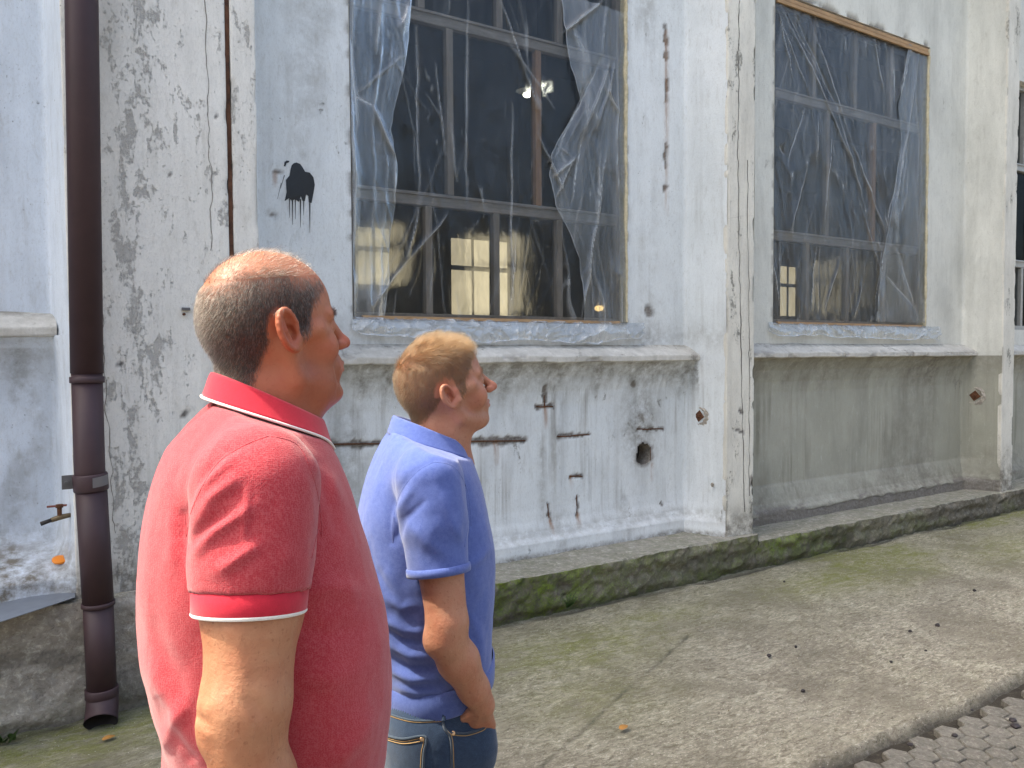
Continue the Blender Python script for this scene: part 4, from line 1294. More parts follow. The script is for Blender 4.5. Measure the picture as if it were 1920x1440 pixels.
# ================================================================ TAP on the left return
tc = on_y(112, 970, 0.16)
tap = empty('water_tap', tuple(tc))
props(tap, 'small brass tap with red lever beside the downpipe', 'tap')
MB().tube([(.10, .02, .012), (.05, .005, .006), (0, 0, 0), (-.035, -.01, -.008)], [.010, .010, .013, .011], 10).build('body', M['brass'], tap, True)
MB().tube([(-.03, -.01, -.006), (-.075, -.02, -.018)], [.009, .010], 10).build('spout', M['pipe_in'], tap, True)
MB().tube([(0, 0, 0), (.0, 0, .05)], .010, 8).tube([(.0, 0, .045), (.0, 0, .06)], .016, 8).build('valve_stem', M['rust'], tap)
MB().box((-.05, -.008, .050), (.03, .008, .058), .002).build('lever', M['red_paint'], tap)
MB().tube([(.10, .02, .012), (.135, .055, .014)], .02, 10).build('wall_flange', M['steel'], tap)

# orange bottle cap on the ledge, and the loose metal sheet
ZLt = ZL0 + 0.10
lp_ = [q for q in bld.children if q.name.startswith('wall_panel') and q.data.vertices[0].co.x < 0 and q.data.vertices[0].co.z < 1][0]
from mathutils.bvhtree import BVHTree
bt_ = BVHTree.FromPolygons([v_.co[:] for v_ in lp_.data.vertices], [tuple(f_.vertices) for f_ in lp_.data.polygons])
hit = bt_.ray_cast(Vector(CAM), Vector(ray(112, 1052)).normalized())
oc = np.array(hit[0]) if hit[0] is not None else on_z(112, 1050, ZLt)
cp = MB(); n = 24
cp.tube([(0, 0, 0), (0, 0, .003), (0, 0, .010), (0, 0, .012)], [.030, .032, .032, .029], n)
cap = cp.build('bottle_cap', M['orange'], None, True); cap.location = (oc[0], oc[1] - .012, oc[2] + .004)
cap.rotation_euler = (R(20), R(3), 0)
props(cap, 'orange plastic lid lying on the concrete ledge by the tap', 'lid')
corners = [on_z(-260, 1218, ZL0 + .03), on_z(0, 1163, ZL0 + .03), on_z(141, 1118, ZL0 + .03), on_z(140, 1106, ZL0 + .03), on_z(122, 1104, ZL0 + .03), on_z(0, 1132, ZL0 + .03), on_z(-260, 1185, ZL0 + .03)]
C0 = corners[1]
sv = [(p[0] - C0[0], p[1] - C0[1], .002 * i) for i, p in enumerate(corners)]
sm = MB(); k = len(sv)
sm.add(sv + [(a_, b_, c_ - .003) for a_, b_, c_ in sv], [tuple(range(k)), tuple(range(2 * k - 1, k - 1, -1))] + [(i, k + i, k + (i + 1) % k, (i + 1) % k) for i in range(k)])
so = sm.build('metal_sheet', M['sheet']); so.location = (C0[0], C0[1], ZL0 + .022)
props(so, 'bent grey sheet metal offcut lying on the left ledge', 'metal sheet')

# small steel clip and bolt on the wide pier
cc = on_y(346, 580, YF)
cl = empty('wall_clip', (cc[0], YF - .004, cc[2]))
props(cl, 'small steel clip and bolt fixed to the wide pier beside the red-shirted man', 'clip')
MB().box((-.014, -.012, -.006), (.024, .003, .008), .002).build('strap', M['steel'], cl)
MB().tube([(-.004, -.014, -.024), (-.004, .004, -.024)], .007, 6).build('bolt', M['rust'], cl)

# ================================================================ SMALL THINGS ON THE GROUND
PEB = ['black pebble on the apron, left one of the close pair below the narrow pier', 'smaller black pebble on the apron, right one of the pair below the narrow pier',
       'dark pebble on the apron, left one of the right-hand pair', 'largest black pebble on the apron, right one of the right-hand pair',
       'black pebble on the apron farthest to the right, nearest the far plinth', 'black pebble on the apron closest to the hexagonal pavers',
       'small dark pebble on the apron closest to the plinth foot', 'tiny dark pebble on the apron below and left of the right-hand pair', 'tiny dark pebble on the apron just below the right-hand pair']
PEB2 = ['upper of two flat black pebbles on the pavers at the right frame edge', 'lower of two flat black pebbles on the pavers at the right frame edge',
        'black pebble in the middle of the hexagonal pavers', 'leftmost black pebble on the hexagonal pavers', 'tiny dark pebble on the pavers closest to the joint']
ps = [(1038, 608), (1130, 577), (1525, 525), (1620, 503), (1748, 382), (1155, 730), (1090, 352), (1460, 630), (1580, 592), (376, 282)]
for i, (zx, zy) in enumerate(ps[:9]):
    p = on_z(880 + zx * .5417, 900 + zy * .5417, 0.006)
    r = (0.011, .008, .012, .013, .011, .010, .008, .008, .008)[i]
    s_ = MB().blob((0, 0, 0), (r * 1.2, r, r * .85), 60 + i, 10, .18).build('pebble', M['stone'], None, True)
    s_.location = (p[0], p[1], .007)
    props(s_, PEB[i], 'pebble', 'black pebbles scattered on the concrete apron')
for i, (zx, zy) in enumerate(((1880, 835), (1892, 856), (1680, 888), (1525, 920), (1740, 800))):
    p = on_z(880 + zx * .5417, 900 + zy * .5417, -.02)
    r = (.016, .018, .012, .012, .007)[i]
    s_ = MB().blob((0, 0, 0), (r * 1.3, r, r * .5), 80 + i, 10, .2).build('pebble', M['stone'], None, True)
    s_.location = (p[0], p[1], -.014)
    props(s_, PEB2[i], 'pebble', 'black pebbles on the hexagonal pavers')


def leaf_quads(m, base, d, L, w, up=0.3, n=4):
    base = np.array(base, float); d = np.array(d, float); d /= np.linalg.norm(d)
    side = np.cross(d, (0, 0, 1)); side = side / (np.linalg.norm(side) + 1e-9)
    vs = []
    for i in range(n + 1):
        t_ = i / n
        ww = w * math.sin(math.pi * min(.97, .12 + .88 * t_)) ** .8
        c_ = base + d * L * t_ + np.array([0, 0, up * L * (t_ - t_ * t_ * 1.1)])
        vs += [c_ - side * ww, c_ + side * ww]
    m.add(vs, [(2 * i, 2 * i + 1, 2 * i + 3, 2 * i + 2) for i in range(n)])


fp = on_y(1062, 1138, -.005)
fern = empty('fern', (fp[0], fp[1], fp[2] - .01))
props(fern, 'tiny green fern sprouting from the mossy plinth', 'plant')
rs = np.random.default_rng(5)
for k in range(5):
    m = MB(); a_ = (-1.2, -.5, .1, .7, 1.3)[k]
    top = np.array([.05 * math.sin(a_), -.035, .10 * (.6 + .4 * math.cos(a_))])
    for i in range(9):
        t_ = (i + 1) / 9
        b_ = top * t_ + np.array([0, -.012 * math.sin(t_ * 3), 0])
        for s_ in (-1, 1):
            leaf_quads(m, b_, (s_ * .9, -.25, .45), .026 * (1.1 - .75 * t_), .006, .2, 3)
    m.tube([(0, 0, 0), top * .5 + (0, -.012, 0), top], .0016, 5)
    m.build('frond', M['leaf_green'], fern)
wp = on_z(8, 1398, 0.0)
weed = empty('weed', (wp[0], wp[1] + .02, 0))
props(weed, 'small dark green weed at the wall foot left of the downpipe', 'plant')
for k in range(9):
    m = MB(); a_ = rs.uniform(-.3, 3.5) + math.pi
    leaf_quads(m, (0.02 * rs.normal(), .01 * rs.normal(), .005), (math.cos(a_), math.sin(a_), .5 + .8 * rs.random()), rs.uniform(.05, .1), rs.uniform(.012, .02), .2)
    m.build('leaf', M['leaf_green'], weed)
for px, py, lb in ((192, 1389, 'dry orange leaf on the ground below the downpipe outlet'), (1163, 1369, 'curled brown leaf on the concrete apron near the frame bottom')):
    p = on_z(px, py, .008)
    m = MB(); leaf_quads(m, (0, 0, .004), (1, .2, .06), .05, .018, .35, 6)
    o = m.build('dry_leaf', M['leaf_orange']); o.location = tuple(p); props(o, lb, 'leaf')
# paint flakes and grit nobody could count
m = MB(); rs = np.random.default_rng(9)
for i in range(900):
    x = rs.uniform(.3, 9); y = rs.uniform(float(y_edge(x)) + .05, -.03) if rs.random() < .75 else -abs(rs.normal(0, .12)) - .02
    s_ = rs.uniform(.002, .007) * (1.6 if rs.random() < .08 else 1); a_ = rs.uniform(0, 6.28); z_ = .006 + .004 * rs.random()
    q = [(x + s_ * rs.uniform(.5, 1.2) * math.cos(a_ + k * 1.57), y + s_ * rs.uniform(.5, 1.2) * math.sin(a_ + k * 1.57), z_ + rs.uniform(0, .004)) for k in range(4)]
    m.add(q + [(np.mean([v[0] for v in q]), np.mean([v[1] for v in q]), z_ - .006)], [(0, 1, 2, 3), (0, 4, 1), (1, 4, 2), (2, 4, 3), (3, 4, 0)])
o = m.build('paint_flakes', M['flake']); props(o, 'pale paint flakes and grit scattered over the apron', 'debris', kind='stuff')
# ================================================================ PEOPLE (signed-distance sculpting)
def rc(P, a, b, ra, rb):
    """round cone distance"""
    a = np.array(a, np.float32); b = np.array(b, np.float32)
    ba = b - a; L2 = float(ba @ ba) + 1e-12
    px, py, pz = P[0] - a[0], P[1] - a[1], P[2] - a[2]
    t_ = np.clip((px * ba[0] + py * ba[1] + pz * ba[2]) / L2, 0, 1)
    return np.sqrt((px - t_ * ba[0]) ** 2 + (py - t_ * ba[1]) ** 2 + (pz - t_ * ba[2]) ** 2) - (ra + (rb - ra) * t_)


def ell(P, c, r, rot=None):
    q = [P[i] - c[i] for i in range(3)]
    if rot is not None:
        q = [rot[i][0] * q[0] + rot[i][1] * q[1] + rot[i][2] * q[2] for i in range(3)]
    k0 = np.sqrt((q[0] / r[0]) ** 2 + (q[1] / r[1]) ** 2 + (q[2] / r[2]) ** 2)
    k1 = np.sqrt((q[0] / r[0] ** 2) ** 2 + (q[1] / r[1] ** 2) ** 2 + (q[2] / r[2] ** 2) ** 2)
    return k0 * (k0 - 1) / (k1 + 1e-9)


def smin(a, b, k):
    h = np.clip(0.5 + 0.5 * (b - a) / k, 0, 1)
    return b + (a - b) * h - k * h * (1 - h)


def smax(a, b, k):
    return -smin(-a, -b, k)


class Field:
    def __init__(self, lo, hi, h):
        self.ax = [np.arange(lo[i], hi[i] + h, h, dtype=np.float32) for i in range(3)]
        self.h = h
        self.f = np.full([len(a) for a in self.ax], 1.0, np.float32)

    def _sl(self, lo, hi, m):
        return tuple(slice(max(0, int(np.searchsorted(self.ax[i], lo[i] - m)) - 1), int(np.searchsorted(self.ax[i], hi[i] + m)) + 1) for i in range(3))

    def P(self, sl=None):
        sl = sl or (slice(None),) * 3
        return (self.ax[0][sl[0]][:, None, None], self.ax[1][sl[1]][None, :, None], self.ax[2][sl[2]][None, None, :])

    def cone(self, a, b, ra, rb, k=0.02):
        r = max(ra, rb)
        lo = np.minimum(a, b) - r; hi = np.maximum(a, b) + r
        s = self._sl(lo, hi, k + 2 * self.h)
        self.f[s] = smin(self.f[s], rc(self.P(s), a, b, ra, rb), k)

    def chain(self, pts, rad, k=0.02):
        for i in range(len(pts) - 1): self.cone(pts[i], pts[i + 1], rad[i], rad[i + 1], k)

    def ell(self, c, r, k=0.02, rot=None):
        m = max(r); c = np.array(c)
        s = self._sl(c - m, c + m, k + 2 * self.h)
        self.f[s] = smin(self.f[s], ell(self.P(s), c, r, rot), k)

    def cut_ell(self, c, r, k=0.01, rot=None):
        m = max(r); c = np.array(c)
        s = self._sl(c - m, c + m, k + 2 * self.h)
        self.f[s] = smax(self.f[s], -ell(self.P(s), c, r, rot), k)

    def cut_cone(self, a, b, ra, rb, k=0.004):
        r = max(ra, rb); s = self._sl(np.minimum(a, b) - r, np.maximum(a, b) + r, k + 2 * self.h)
        self.f[s] = smax(self.f[s], -rc(self.P(s), a, b, ra, rb), k)

    def loft(self, z, xb, xf, hw, k=0.02, n=2.3, ycen=0.0, box=None):
        """torso-like stack of superellipses: back x, front x and half width per height"""
        z, xb, xf, hw = [np.asarray(v, float) for v in (z, xb, xf, hw)]
        o = np.argsort(z); z, xb, xf, hw = z[o], xb[o], xf[o], hw[o]
        s = self._sl((xb.min() - .02, -hw.max() + ycen - .02, z[0]), (xf.max() + .02, hw.max() + ycen + .02, z[-1]), 0.03)
        X, Y, Z = self.P(s)
        zz = Z[0, 0]
        cu = lambda v: pchip(z, v, zz)
        cx = ((cu(xb) + cu(xf)) / 2)[None, None]; a = ((cu(xf) - cu(xb)) / 2)[None, None]; b = cu(hw)[None, None]
        q = (np.abs((X - cx) / a) ** n + np.abs((Y - ycen) / b) ** n) ** (1 / n)
        d = (q - 1) * np.minimum(a, b) * 0.9
        d = np.maximum(d, np.maximum(Z - z[-1], z[0] - Z))
        self.f[s] = smin(self.f[s], d.astype(np.float32), k)

    def cut_plane(self, p, n, sel=None, k=0.003):
        """remove what lies on the side the normal points to (inside an optional box)"""
        s = self._sl(*sel, 0) if sel else (slice(None),) * 3
        X, Y, Z = self.P(s)
        d = (X - p[0]) * n[0] + (Y - p[1]) * n[1] + (Z - p[2]) * n[2]
        self.f[s] = smax(self.f[s], d.astype(np.float32), k)

    def mesh(self):
        return surface_nets(self.f, self.ax)


def pchip(x, y, q):
    """monotone cubic interpolation"""
    h = np.diff(x); d = np.diff(y) / h
    m = np.zeros(len(x)); m[0], m[-1] = d[0], d[-1]
    for i in range(1, len(x) - 1):
        m[i] = 0 if d[i - 1] * d[i] <= 0 else 2 * d[i - 1] * d[i] / (d[i - 1] + d[i])
    q = np.clip(q, x[0], x[-1]); i = np.clip(np.searchsorted(x, q) - 1, 0, len(x) - 2)
    t_ = (q - x[i]) / h[i]
    return (2 * t_ ** 3 - 3 * t_ ** 2 + 1) * y[i] + (t_ ** 3 - 2 * t_ ** 2 + t_) * h[i] * m[i] + (-2 * t_ ** 3 + 3 * t_ ** 2) * y[i + 1] + (t_ ** 3 - t_ ** 2) * h[i] * m[i + 1]


def surface_nets(f, ax):
    nx, ny, nz = f.shape
    s = f < 0
    c = np.zeros((nx - 1, ny - 1, nz - 1), np.int8)
    for a in (0, 1):
        for b in (0, 1):
            for d in (0, 1):
                c += s[a:nx - 1 + a, b:ny - 1 + b, d:nz - 1 + d]
    act = (c > 0) & (c < 8)
    I, J, K = np.nonzero(act)
    idx = -np.ones(act.shape, np.int64); idx[I, J, K] = np.arange(len(I))
    acc = np.zeros((len(I), 3)); cnt = np.zeros(len(I))
    corners = [(a, b, d) for a in (0, 1) for b in (0, 1) for d in (0, 1)]
    for p in corners:
        for axis in range(3):
            if p[axis]: continue
            q = list(p); q[axis] = 1
            f0 = f[I + p[0], J + p[1], K + p[2]]; f1 = f[I + q[0], J + q[1], K + q[2]]
            m = (f0 < 0) != (f1 < 0)
            t_ = np.where(m, f0 / np.where(m, f0 - f1, 1), 0)
            pos = np.array(p, float)[None].repeat(len(I), 0); pos[:, axis] += t_
            acc[m] += pos[m]; cnt[m] += 1
    pos = acc / cnt[:, None]
    v = np.stack([ax[0][I] + pos[:, 0] * (ax[0][1] - ax[0][0]), ax[1][J] + pos[:, 1] * (ax[1][1] - ax[1][0]), ax[2][K] + pos[:, 2] * (ax[2][1] - ax[2][0])], -1)
    faces = []
    # x edges
    e = s[:-1, 1:-1, 1:-1] != s[1:, 1:-1, 1:-1]; i, j, k = np.nonzero(e); j += 1; k += 1
    q = np.stack([idx[i, j - 1, k - 1], idx[i, j, k - 1], idx[i, j, k], idx[i, j - 1, k]], -1); fl = ~s[i, j, k]; q[fl] = q[fl][:, ::-1]; faces.append(q)
    e = s[1:-1, :-1, 1:-1] != s[1:-1, 1:, 1:-1]; i, j, k = np.nonzero(e); i += 1; k += 1
    q = np.stack([idx[i - 1, j, k - 1], idx[i - 1, j, k], idx[i, j, k], idx[i, j, k - 1]], -1); fl = ~s[i, j, k]; q[fl] = q[fl][:, ::-1]; faces.append(q)
    e = s[1:-1, 1:-1, :-1] != s[1:-1, 1:-1, 1:]; i, j, k = np.nonzero(e); i += 1; j += 1
    q = np.stack([idx[i - 1, j - 1, k], idx[i, j - 1, k], idx[i, j, k], idx[i - 1, j, k]], -1); fl = ~s[i, j, k]; q[fl] = q[fl][:, ::-1]; faces.append(q)
    fc = np.concatenate(faces)
    # one tangential relaxation step evens the quads out
    e2 = np.concatenate([fc[:, [0, 1]], fc[:, [1, 2]], fc[:, [2, 3]], fc[:, [3, 0]]])
    sm = np.zeros_like(v); n = np.zeros(len(v))
    np.add.at(sm, e2[:, 0], v[e2[:, 1]]); np.add.at(n, e2[:, 0], 1)
    v = 0.5 * v + 0.5 * sm / np.maximum(n, 1)[:, None]
    return v, fc


def vert_normals(v, f):
    n = np.cross(v[f[:, 2]] - v[f[:, 0]], v[f[:, 3]] - v[f[:, 1]])
    out = np.zeros_like(v)
    for k in range(4): np.add.at(out, f[:, k], n)
    return out / (np.linalg.norm(out, axis=1, keepdims=True) + 1e-12)


def rotz(v, a, c=(0, 0, 0)):
    v = np.asarray(v, float) - c
    ca_, sa_ = math.cos(a), math.sin(a)
    return np.stack([v[:, 0] * ca_ - v[:, 1] * sa_, v[:, 0] * sa_ + v[:, 1] * ca_, v[:, 2]], -1) + c


# ---------------------------------------------------------------- materials for people
def skin_mat(name, base, red, dark_hair):
    t = NT(name)
    p = t.pos(obj=True)
    n1 = t.noise(p, 24, 6, 0.6); n2 = t.noise(p, 260, 4, 0.6); n3 = t.noise(p, 90, 5, 0.65)
    col = t.mix(t.ramp(n1, 0.32, 0.7, 0.0, 0.75), base, red)
    col = t.mix(t.ramp(n3, 0.55, 0.75, 0, .35), col, tuple(c * 0.8 for c in red))
    fr = t.noise(p, 170, 3, 0.5)
    col = t.mix(t.ramp(fr, .62, .70, 0, .5), col, tuple(c * 0.62 for c in red))
    col = t.mix(t.ramp(t.noise(p, 60, 6, .7), .5, .7, 0, .3), col, tuple(min(1, c * 1.25) for c in base))
    col = t.mix(t.attr('flush'), col, tuple(c * k for c, k in zip(red, (1.05, .72, .68))))
    col = t.mix(t.math('MULTIPLY', t.attr('stubble'), t.ramp(n2, .35, .6, .6, 1)), col, dark_hair)
    col = t.mix(t.attr('lip'), col, (0.40, 0.15, 0.12))
    h = t.math('ADD', t.math('MULTIPLY', n2, 0.5), n3)
    t.principled({'Base Color': col, 'Roughness': t.ramp(n3, 0.3, 0.7, 0.42, 0.58), 'Specular IOR Level': 0.45, 'Subsurface Weight': 0.06, 'Subsurface Radius': (1.0, 0.35, 0.2), 'Subsurface Scale': 0.008,
                  'Normal': t.bump(h, 0.45, 0.0025)})
    return t.m


def cloth_mat(name, a, b, weave=900.0, mixlo=.42, mixhi=.58, bump=.35, rib=0.0, diag=False):
    t = NT(name)
    p = t.pos(obj=True)
    w1 = t.n('TexVoronoi', {'Vector': p, 'Scale': weave * .62, 'Randomness': .55}).outputs['Distance']
    n1 = t.noise(p, weave, 3, 0.6)
    n2 = t.noise(p, 7, 6, .6)
    n3 = t.noise(p, 120, 5, .7)
    f = t.math('ADD', t.math('MULTIPLY', n1, .55), t.math('MULTIPLY', n3, .45))
    if diag: f = t.math('ADD', t.math('MULTIPLY', f, .65), t.math('MULTIPLY', w1, .35))
    col = t.mix(t.ramp(f, mixlo, mixhi), a, b)
    col = t.mix(t.ramp(n2, .3, .7, 0, .25), col, tuple(c * .8 for c in a))
    h = t.math('ADD', f, t.math('MULTIPLY', t.noise(p, 30, 5, .6), .6))
    if rib:
        wv = t.n('TexWave', {'Vector': t.attr('ribuv', 'Vector'), 'Scale': rib}, wave_type='BANDS', bands_direction='X').outputs['Fac']
        h = t.math('ADD', h, t.math('MULTIPLY', wv, 1.3))
        col = t.mix(t.ramp(wv, 0, .5, .45, 0), col, tuple(c * .45 for c in a))
    t.principled({'Base Color': col, 'Roughness': 0.88, 'Specular IOR Level': 0.2, 'Sheen Weight': 0.25, 'Sheen Roughness': 0.5, 'Normal': t.bump(h, bump, 0.0018)})
    return t.m


def hair_mat(name, dark, light, lo=.4, hi=.6):
    t = NT(name)
    rnd = t.n('HairInfo').outputs['Random']
    col = t.mix(t.ramp(rnd, lo, hi), dark, light)
    h = t.n('BsdfHairPrincipled', {'Color': col, 'Roughness': .38, 'Radial Roughness': .4, 'Random Roughness': .2}, parametrization='COLOR')
    t.t.links.new(h.outputs[0], t.out.inputs[0])
    return t.m


M['skin1'] = skin_mat('skin_ruddy', (0.40, 0.195, 0.108), (0.34, 0.115, 0.058), (0.03, 0.022, 0.018))
M['skin2'] = skin_mat('skin_fair', (0.38, 0.19, 0.118), (0.345, 0.122, 0.072), (0.09, 0.048, 0.022))
M['red_pique'] = cloth_mat('red_melange_pique', (0.345, 0.022, 0.036), (0.43, 0.078, 0.092), 700, .40, .62, .6, diag=True)
M['red_rib'] = cloth_mat('red_rib', (0.48, 0.016, 0.04), (0.40, 0.012, 0.03), 900, bump=.25)
M['white_rib'] = cloth_mat('white_piping', (0.75, 0.72, 0.70), (0.65, 0.62, 0.60), 900)
M['blue_knit'] = cloth_mat('blue_knit', (0.063, 0.098, 0.315), (0.096, 0.142, 0.385), 700, bump=.25)
M['blue_rib'] = cloth_mat('blue_knit_rib', (0.085, 0.13, 0.43), (0.11, 0.165, 0.49), 1000, bump=.6, rib=90.0)
M['denim'] = cloth_mat('dark_denim', (0.013, 0.026, 0.058), (0.040, 0.072, 0.13), 1100, .35, .65, .4, diag=True)
M['denim_seam'] = cloth_mat('denim_seam', (0.03, 0.045, 0.07), (0.06, 0.085, 0.12), 1100, .35, .65, .5)
M['thread'] = plain_mat('tan_thread', (0.42, 0.27, 0.12), .8)
M['copper'] = plain_mat('copper_rivet', (0.55, 0.36, 0.2), .35, .9)
M['shoe'] = plain_mat('dark_leather', (0.03, 0.022, 0.018), .4)
M['eye_white'] = plain_mat('eye_white', (0.6, 0.57, 0.53), .15, var=.05)
M['iris'] = plain_mat('iris', (0.06, 0.07, 0.07), .1, var=.4)
M['hair1'] = hair_mat('hair_dark_greying', (0.012, 0.008, 0.006), (0.34, 0.31, 0.28), .80, .93)
M['hair2'] = hair_mat('hair_sandy', (0.034, 0.017, 0.008), (0.15, 0.078, 0.031), .3, 1.1)


# ---------------------------------------------------------------- head
def head_field(P):
    """P: dict of head proportions. Head frame: origin between the ears, x forward, y left, z up."""
    F_ = Field((-.125, -.105, -.19), (.150, .105, .150), P.get('h', .0026))
    sx = P['sx']; w = P['w']; zt = P['zt']
    F_.ell((-.008 * sx, 0, .042), (.096 * sx, .074 * w, zt - .042), .02)
    F_.ell((-.040 * sx, 0, .018), (.060 * sx, .068 * w, .068), .025)
    F_.ell((.036, 0, -.022), (.050, .056 * w, .070), .02)                    # face
    jz = P.get('jz', 0); lo = P.get('lower', 0); lg = P.get('long', 0); fx = P.get('fx', .034); ez = P.get('ez', 0)
    F_.ell((fx * sx, 0, .034), (.056 * sx, .062 * w, .068), .02)           # forehead
    for s in (-1, 1):
        F_.cone((-.004, s * .057 * w, -.025), (.006, s * .052 * w, -.066 + jz - lg * .6), .016, .016, .02)
        F_.cone((.006, s * .052 * w, -.066 + jz - lg * .6), (.062 + lo, s * .017, -.094 - lg * .9), .016, .0145, .018)
        F_.ell((.062, s * .042 * w, -.030), (.024, .020, .028), .02)         # cheek
        F_.cone((.0905 * P['br'], s * .010, .021), (.074, s * .046 * w, .021), .0098, .0085, .012)   # brow
        F_.cone((.050, s * .060 * w, .000), (.0, s * .068 * w, -.004), .008, .007, .02)              # cheekbone
    F_.ell((.074 + lo + P.get('chin', 0), 0, -.0955 - lg), (.0170, .020, .0150), .014)
    F_.ell((.045, 0, -.080 - lg * .8), (.038, .034, .022 + lg * .3), .02)                        # under jaw
    F_.ell((.014, 0, -.088 - lg * .5), (.048, .046, .026 + P.get('dbl', 0)), .025)
    # muzzle, nose
    F_.ell((.0775 + lo * .8, 0, -.058 - lg * .45), (.0195, .026, .024 + lg * .3), .014)
    nz = P.get('nz', 0)
    F_.cone((.0945, 0, .010), (.1100 + P['nose'], 0, -.022 + nz), .0082, .0100, .010)
    F_.ell((.1150 + P['nose'], 0, -.0290 + nz), (.0128, .0135, .0112), .007)
    for s in (-1, 1):
        F_.ell((.1040 + P['nose'] * .6, s * .0120, -.0325 + nz), (.0115, .0072, .0082), .005)
        F_.cut_ell((.110 + P['nose'] * .6, s * .0065, -.0410 + nz), (.005, .0032, .004), .003)
        F_.cut_ell((.0985, s * .031, .003), (.018, .0175, .0110), .008)       # eye sockets
        F_.ell((.0785, s * .0315, .0025), (.0125, .0140, .0118), .005)       # lids
    for s in (-1, 1): F_.cut_ell((.0960, s * .0320, .0015), (.0110, .0115, .0036), .002)
    # lips
    lz = -.0605 - lg * .45
    F_.cut_ell((.1040 + lo * .8, 0, lz + .0125), (.0070, .006, .005), .005)
    F_.cone((.0972 + lo * .8, 0, lz + .0045), (.085 + lo * .8, .020, lz), .0050, .003, .004); F_.cone((.0972 + lo * .8, 0, lz + .0045), (.085 + lo * .8, -.020, lz), .0050, .003, .004)
    F_.cone((.0950 + lo * .8, 0, lz - .0065), (.084 + lo * .8, .017, lz - .002), .0058, .003, .004); F_.cone((.0950 + lo * .8, 0, lz - .0065), (.084 + lo * .8, -.017, lz - .002), .0058, .003, .004)
    F_.cut_cone((.1050 + lo * .8, -.002, lz - .0008), (.088 + lo * .8, .022, lz - .001), .0017, .0012, .002); F_.cut_cone((.1050 + lo * .8, .002, lz - .0008), (.088 + lo * .8, -.022, lz - .001), .0017, .0012, .002)
    F_.cut_ell((.1005 + lo * .9, 0, lz - .0190), (.0095, .020, .0060), .007)            # hollow above the chin
    # neck
    nk = P['neck']
    F_.chain([(-.024, 0, -.03), (-.030, 0, -.10), (nk[0], 0, -.185)], [.052 * nk[1], .057 * nk[1], .066 * nk[1]], .025)
    F_.ell((-.064, 0, -.085), (.026, .048, .06), .03)
    if P.get('jowl'):
        F_.ell((.040, 0, -.098 - lg * .8), (.044, .042, .024), .02)
        for s in (-1, 1): F_.ell((.044, s * .036 * w, -.072 - lg * .5), (.030, .022, .032), .02)
        F_.cone((.030, 0, -.105), (-.006, 0, -.165), .036, .050, .03)
    if P.get('roll'): F_.ell((-.076, 0, -.098), (.016, .046, .014), .010)
    # ears
    for s in (-1, 1):
        y = s * (.0745 * w); tl = P['ear']
        rot = np.array([[math.cos(.28), 0, math.sin(.28)], [0, 1, 0], [-math.sin(.28), 0, math.cos(.28)]])
        yaw = s * -.42
        ry = np.array([[math.cos(yaw), math.sin(yaw), 0], [-math.sin(yaw), math.cos(yaw), 0], [0, 0, 1]])
        Rm = rot @ ry
        c = np.array([-.012 + P.get('ex', 0), y + s * .010, .004 + ez])
        F_.ell(c, (.0195 * tl, .0060, .0335 * tl), .006, Rm)
        F_.cone((.002, y, -.012 + ez), (-.006, y + s * .006, -.016 + ez), .010, .006, .01)
        inv = Rm.T
        loc = lambda a_, b_, d_: c + inv @ np.array([a_, b_, d_])
        ring_ = []
        for q in np.linspace(-.5, 4.35, 15):
            ring_.append(loc(.0170 * tl * math.cos(q + .35), s * .0058, .0305 * tl * math.sin(q + .35) + .0008))
        F_.chain(ring_, [.0026] + [.0036] * 13 + [.003], .0035)
        F_.cut_ell(loc(.002, s * .0072, .002), (.0110 * tl, .0098, .0215 * tl), .003, Rm)
        F_.cut_ell(loc(.0055, s * .003, -.005), (.0080 * tl, .0190, .0115 * tl), .002, Rm)
        F_.cut_ell(loc(.000, s * .006, .014), (.0085 * tl, .0075, .0080 * tl), .002, Rm)
        F_.chain([loc(-.004, s * .0040, .018 * tl), loc(-.0065, s * .0045, .002), loc(-.002, s * .004, -.014 * tl)], [.0022, .0026, .0024], .004)
        F_.ell(loc(.007, s * .001, -.030 * tl), (.0085, .0045, .009), .006, Rm)
        F_.ell(loc(.0145, s * .004, -.004), (.004, .003, .006), .004, Rm)
    return F_


def build_head_arrays(P, hair_fn):
    F_ = head_field(P)
    v, f = F_.mesh()
    x, y, z = v.T
    lip = np.exp(-((z + .0605 + P.get('long', 0) * .45) / .0085) ** 2) * sstep(.086, .092, x) * (np.abs(y) < .024)
    ear = np.exp(-((np.hypot((x + .012) / .024, (z - .002) / .038)) ** 4)) * sstep(.070 * P['w'], .076 * P['w'], np.abs(y))
    nose = np.exp(-((x - .118) / .022) ** 2 - ((z + .03) / .022) ** 2) * (np.abs(y) < .02)
    cheek = np.exp(-((x - .066) / .03) ** 2 - ((z + .03) / .025) ** 2) * sstep(.03, .05, np.abs(y))
    flush = np.clip(P.get('ruddy', 0) + .55 * ear + .5 * nose + .35 * cheek + P.get('flush', 0) * sstep(-.03, -.10, z), 0, 1)
    st = hair_fn(v)
    beard = sstep(-.035, -.06, z) * sstep(-.01, .02, x) * (1 - sstep(-.10, -.125, z) * .7) * (1 - lip) * P.get('beard', .12)
    return v, f, {'lip': lip * .7, 'flush': flush, 'stubble': np.clip(st * P.get('hairbase', .6) + beard, 0, 1)}


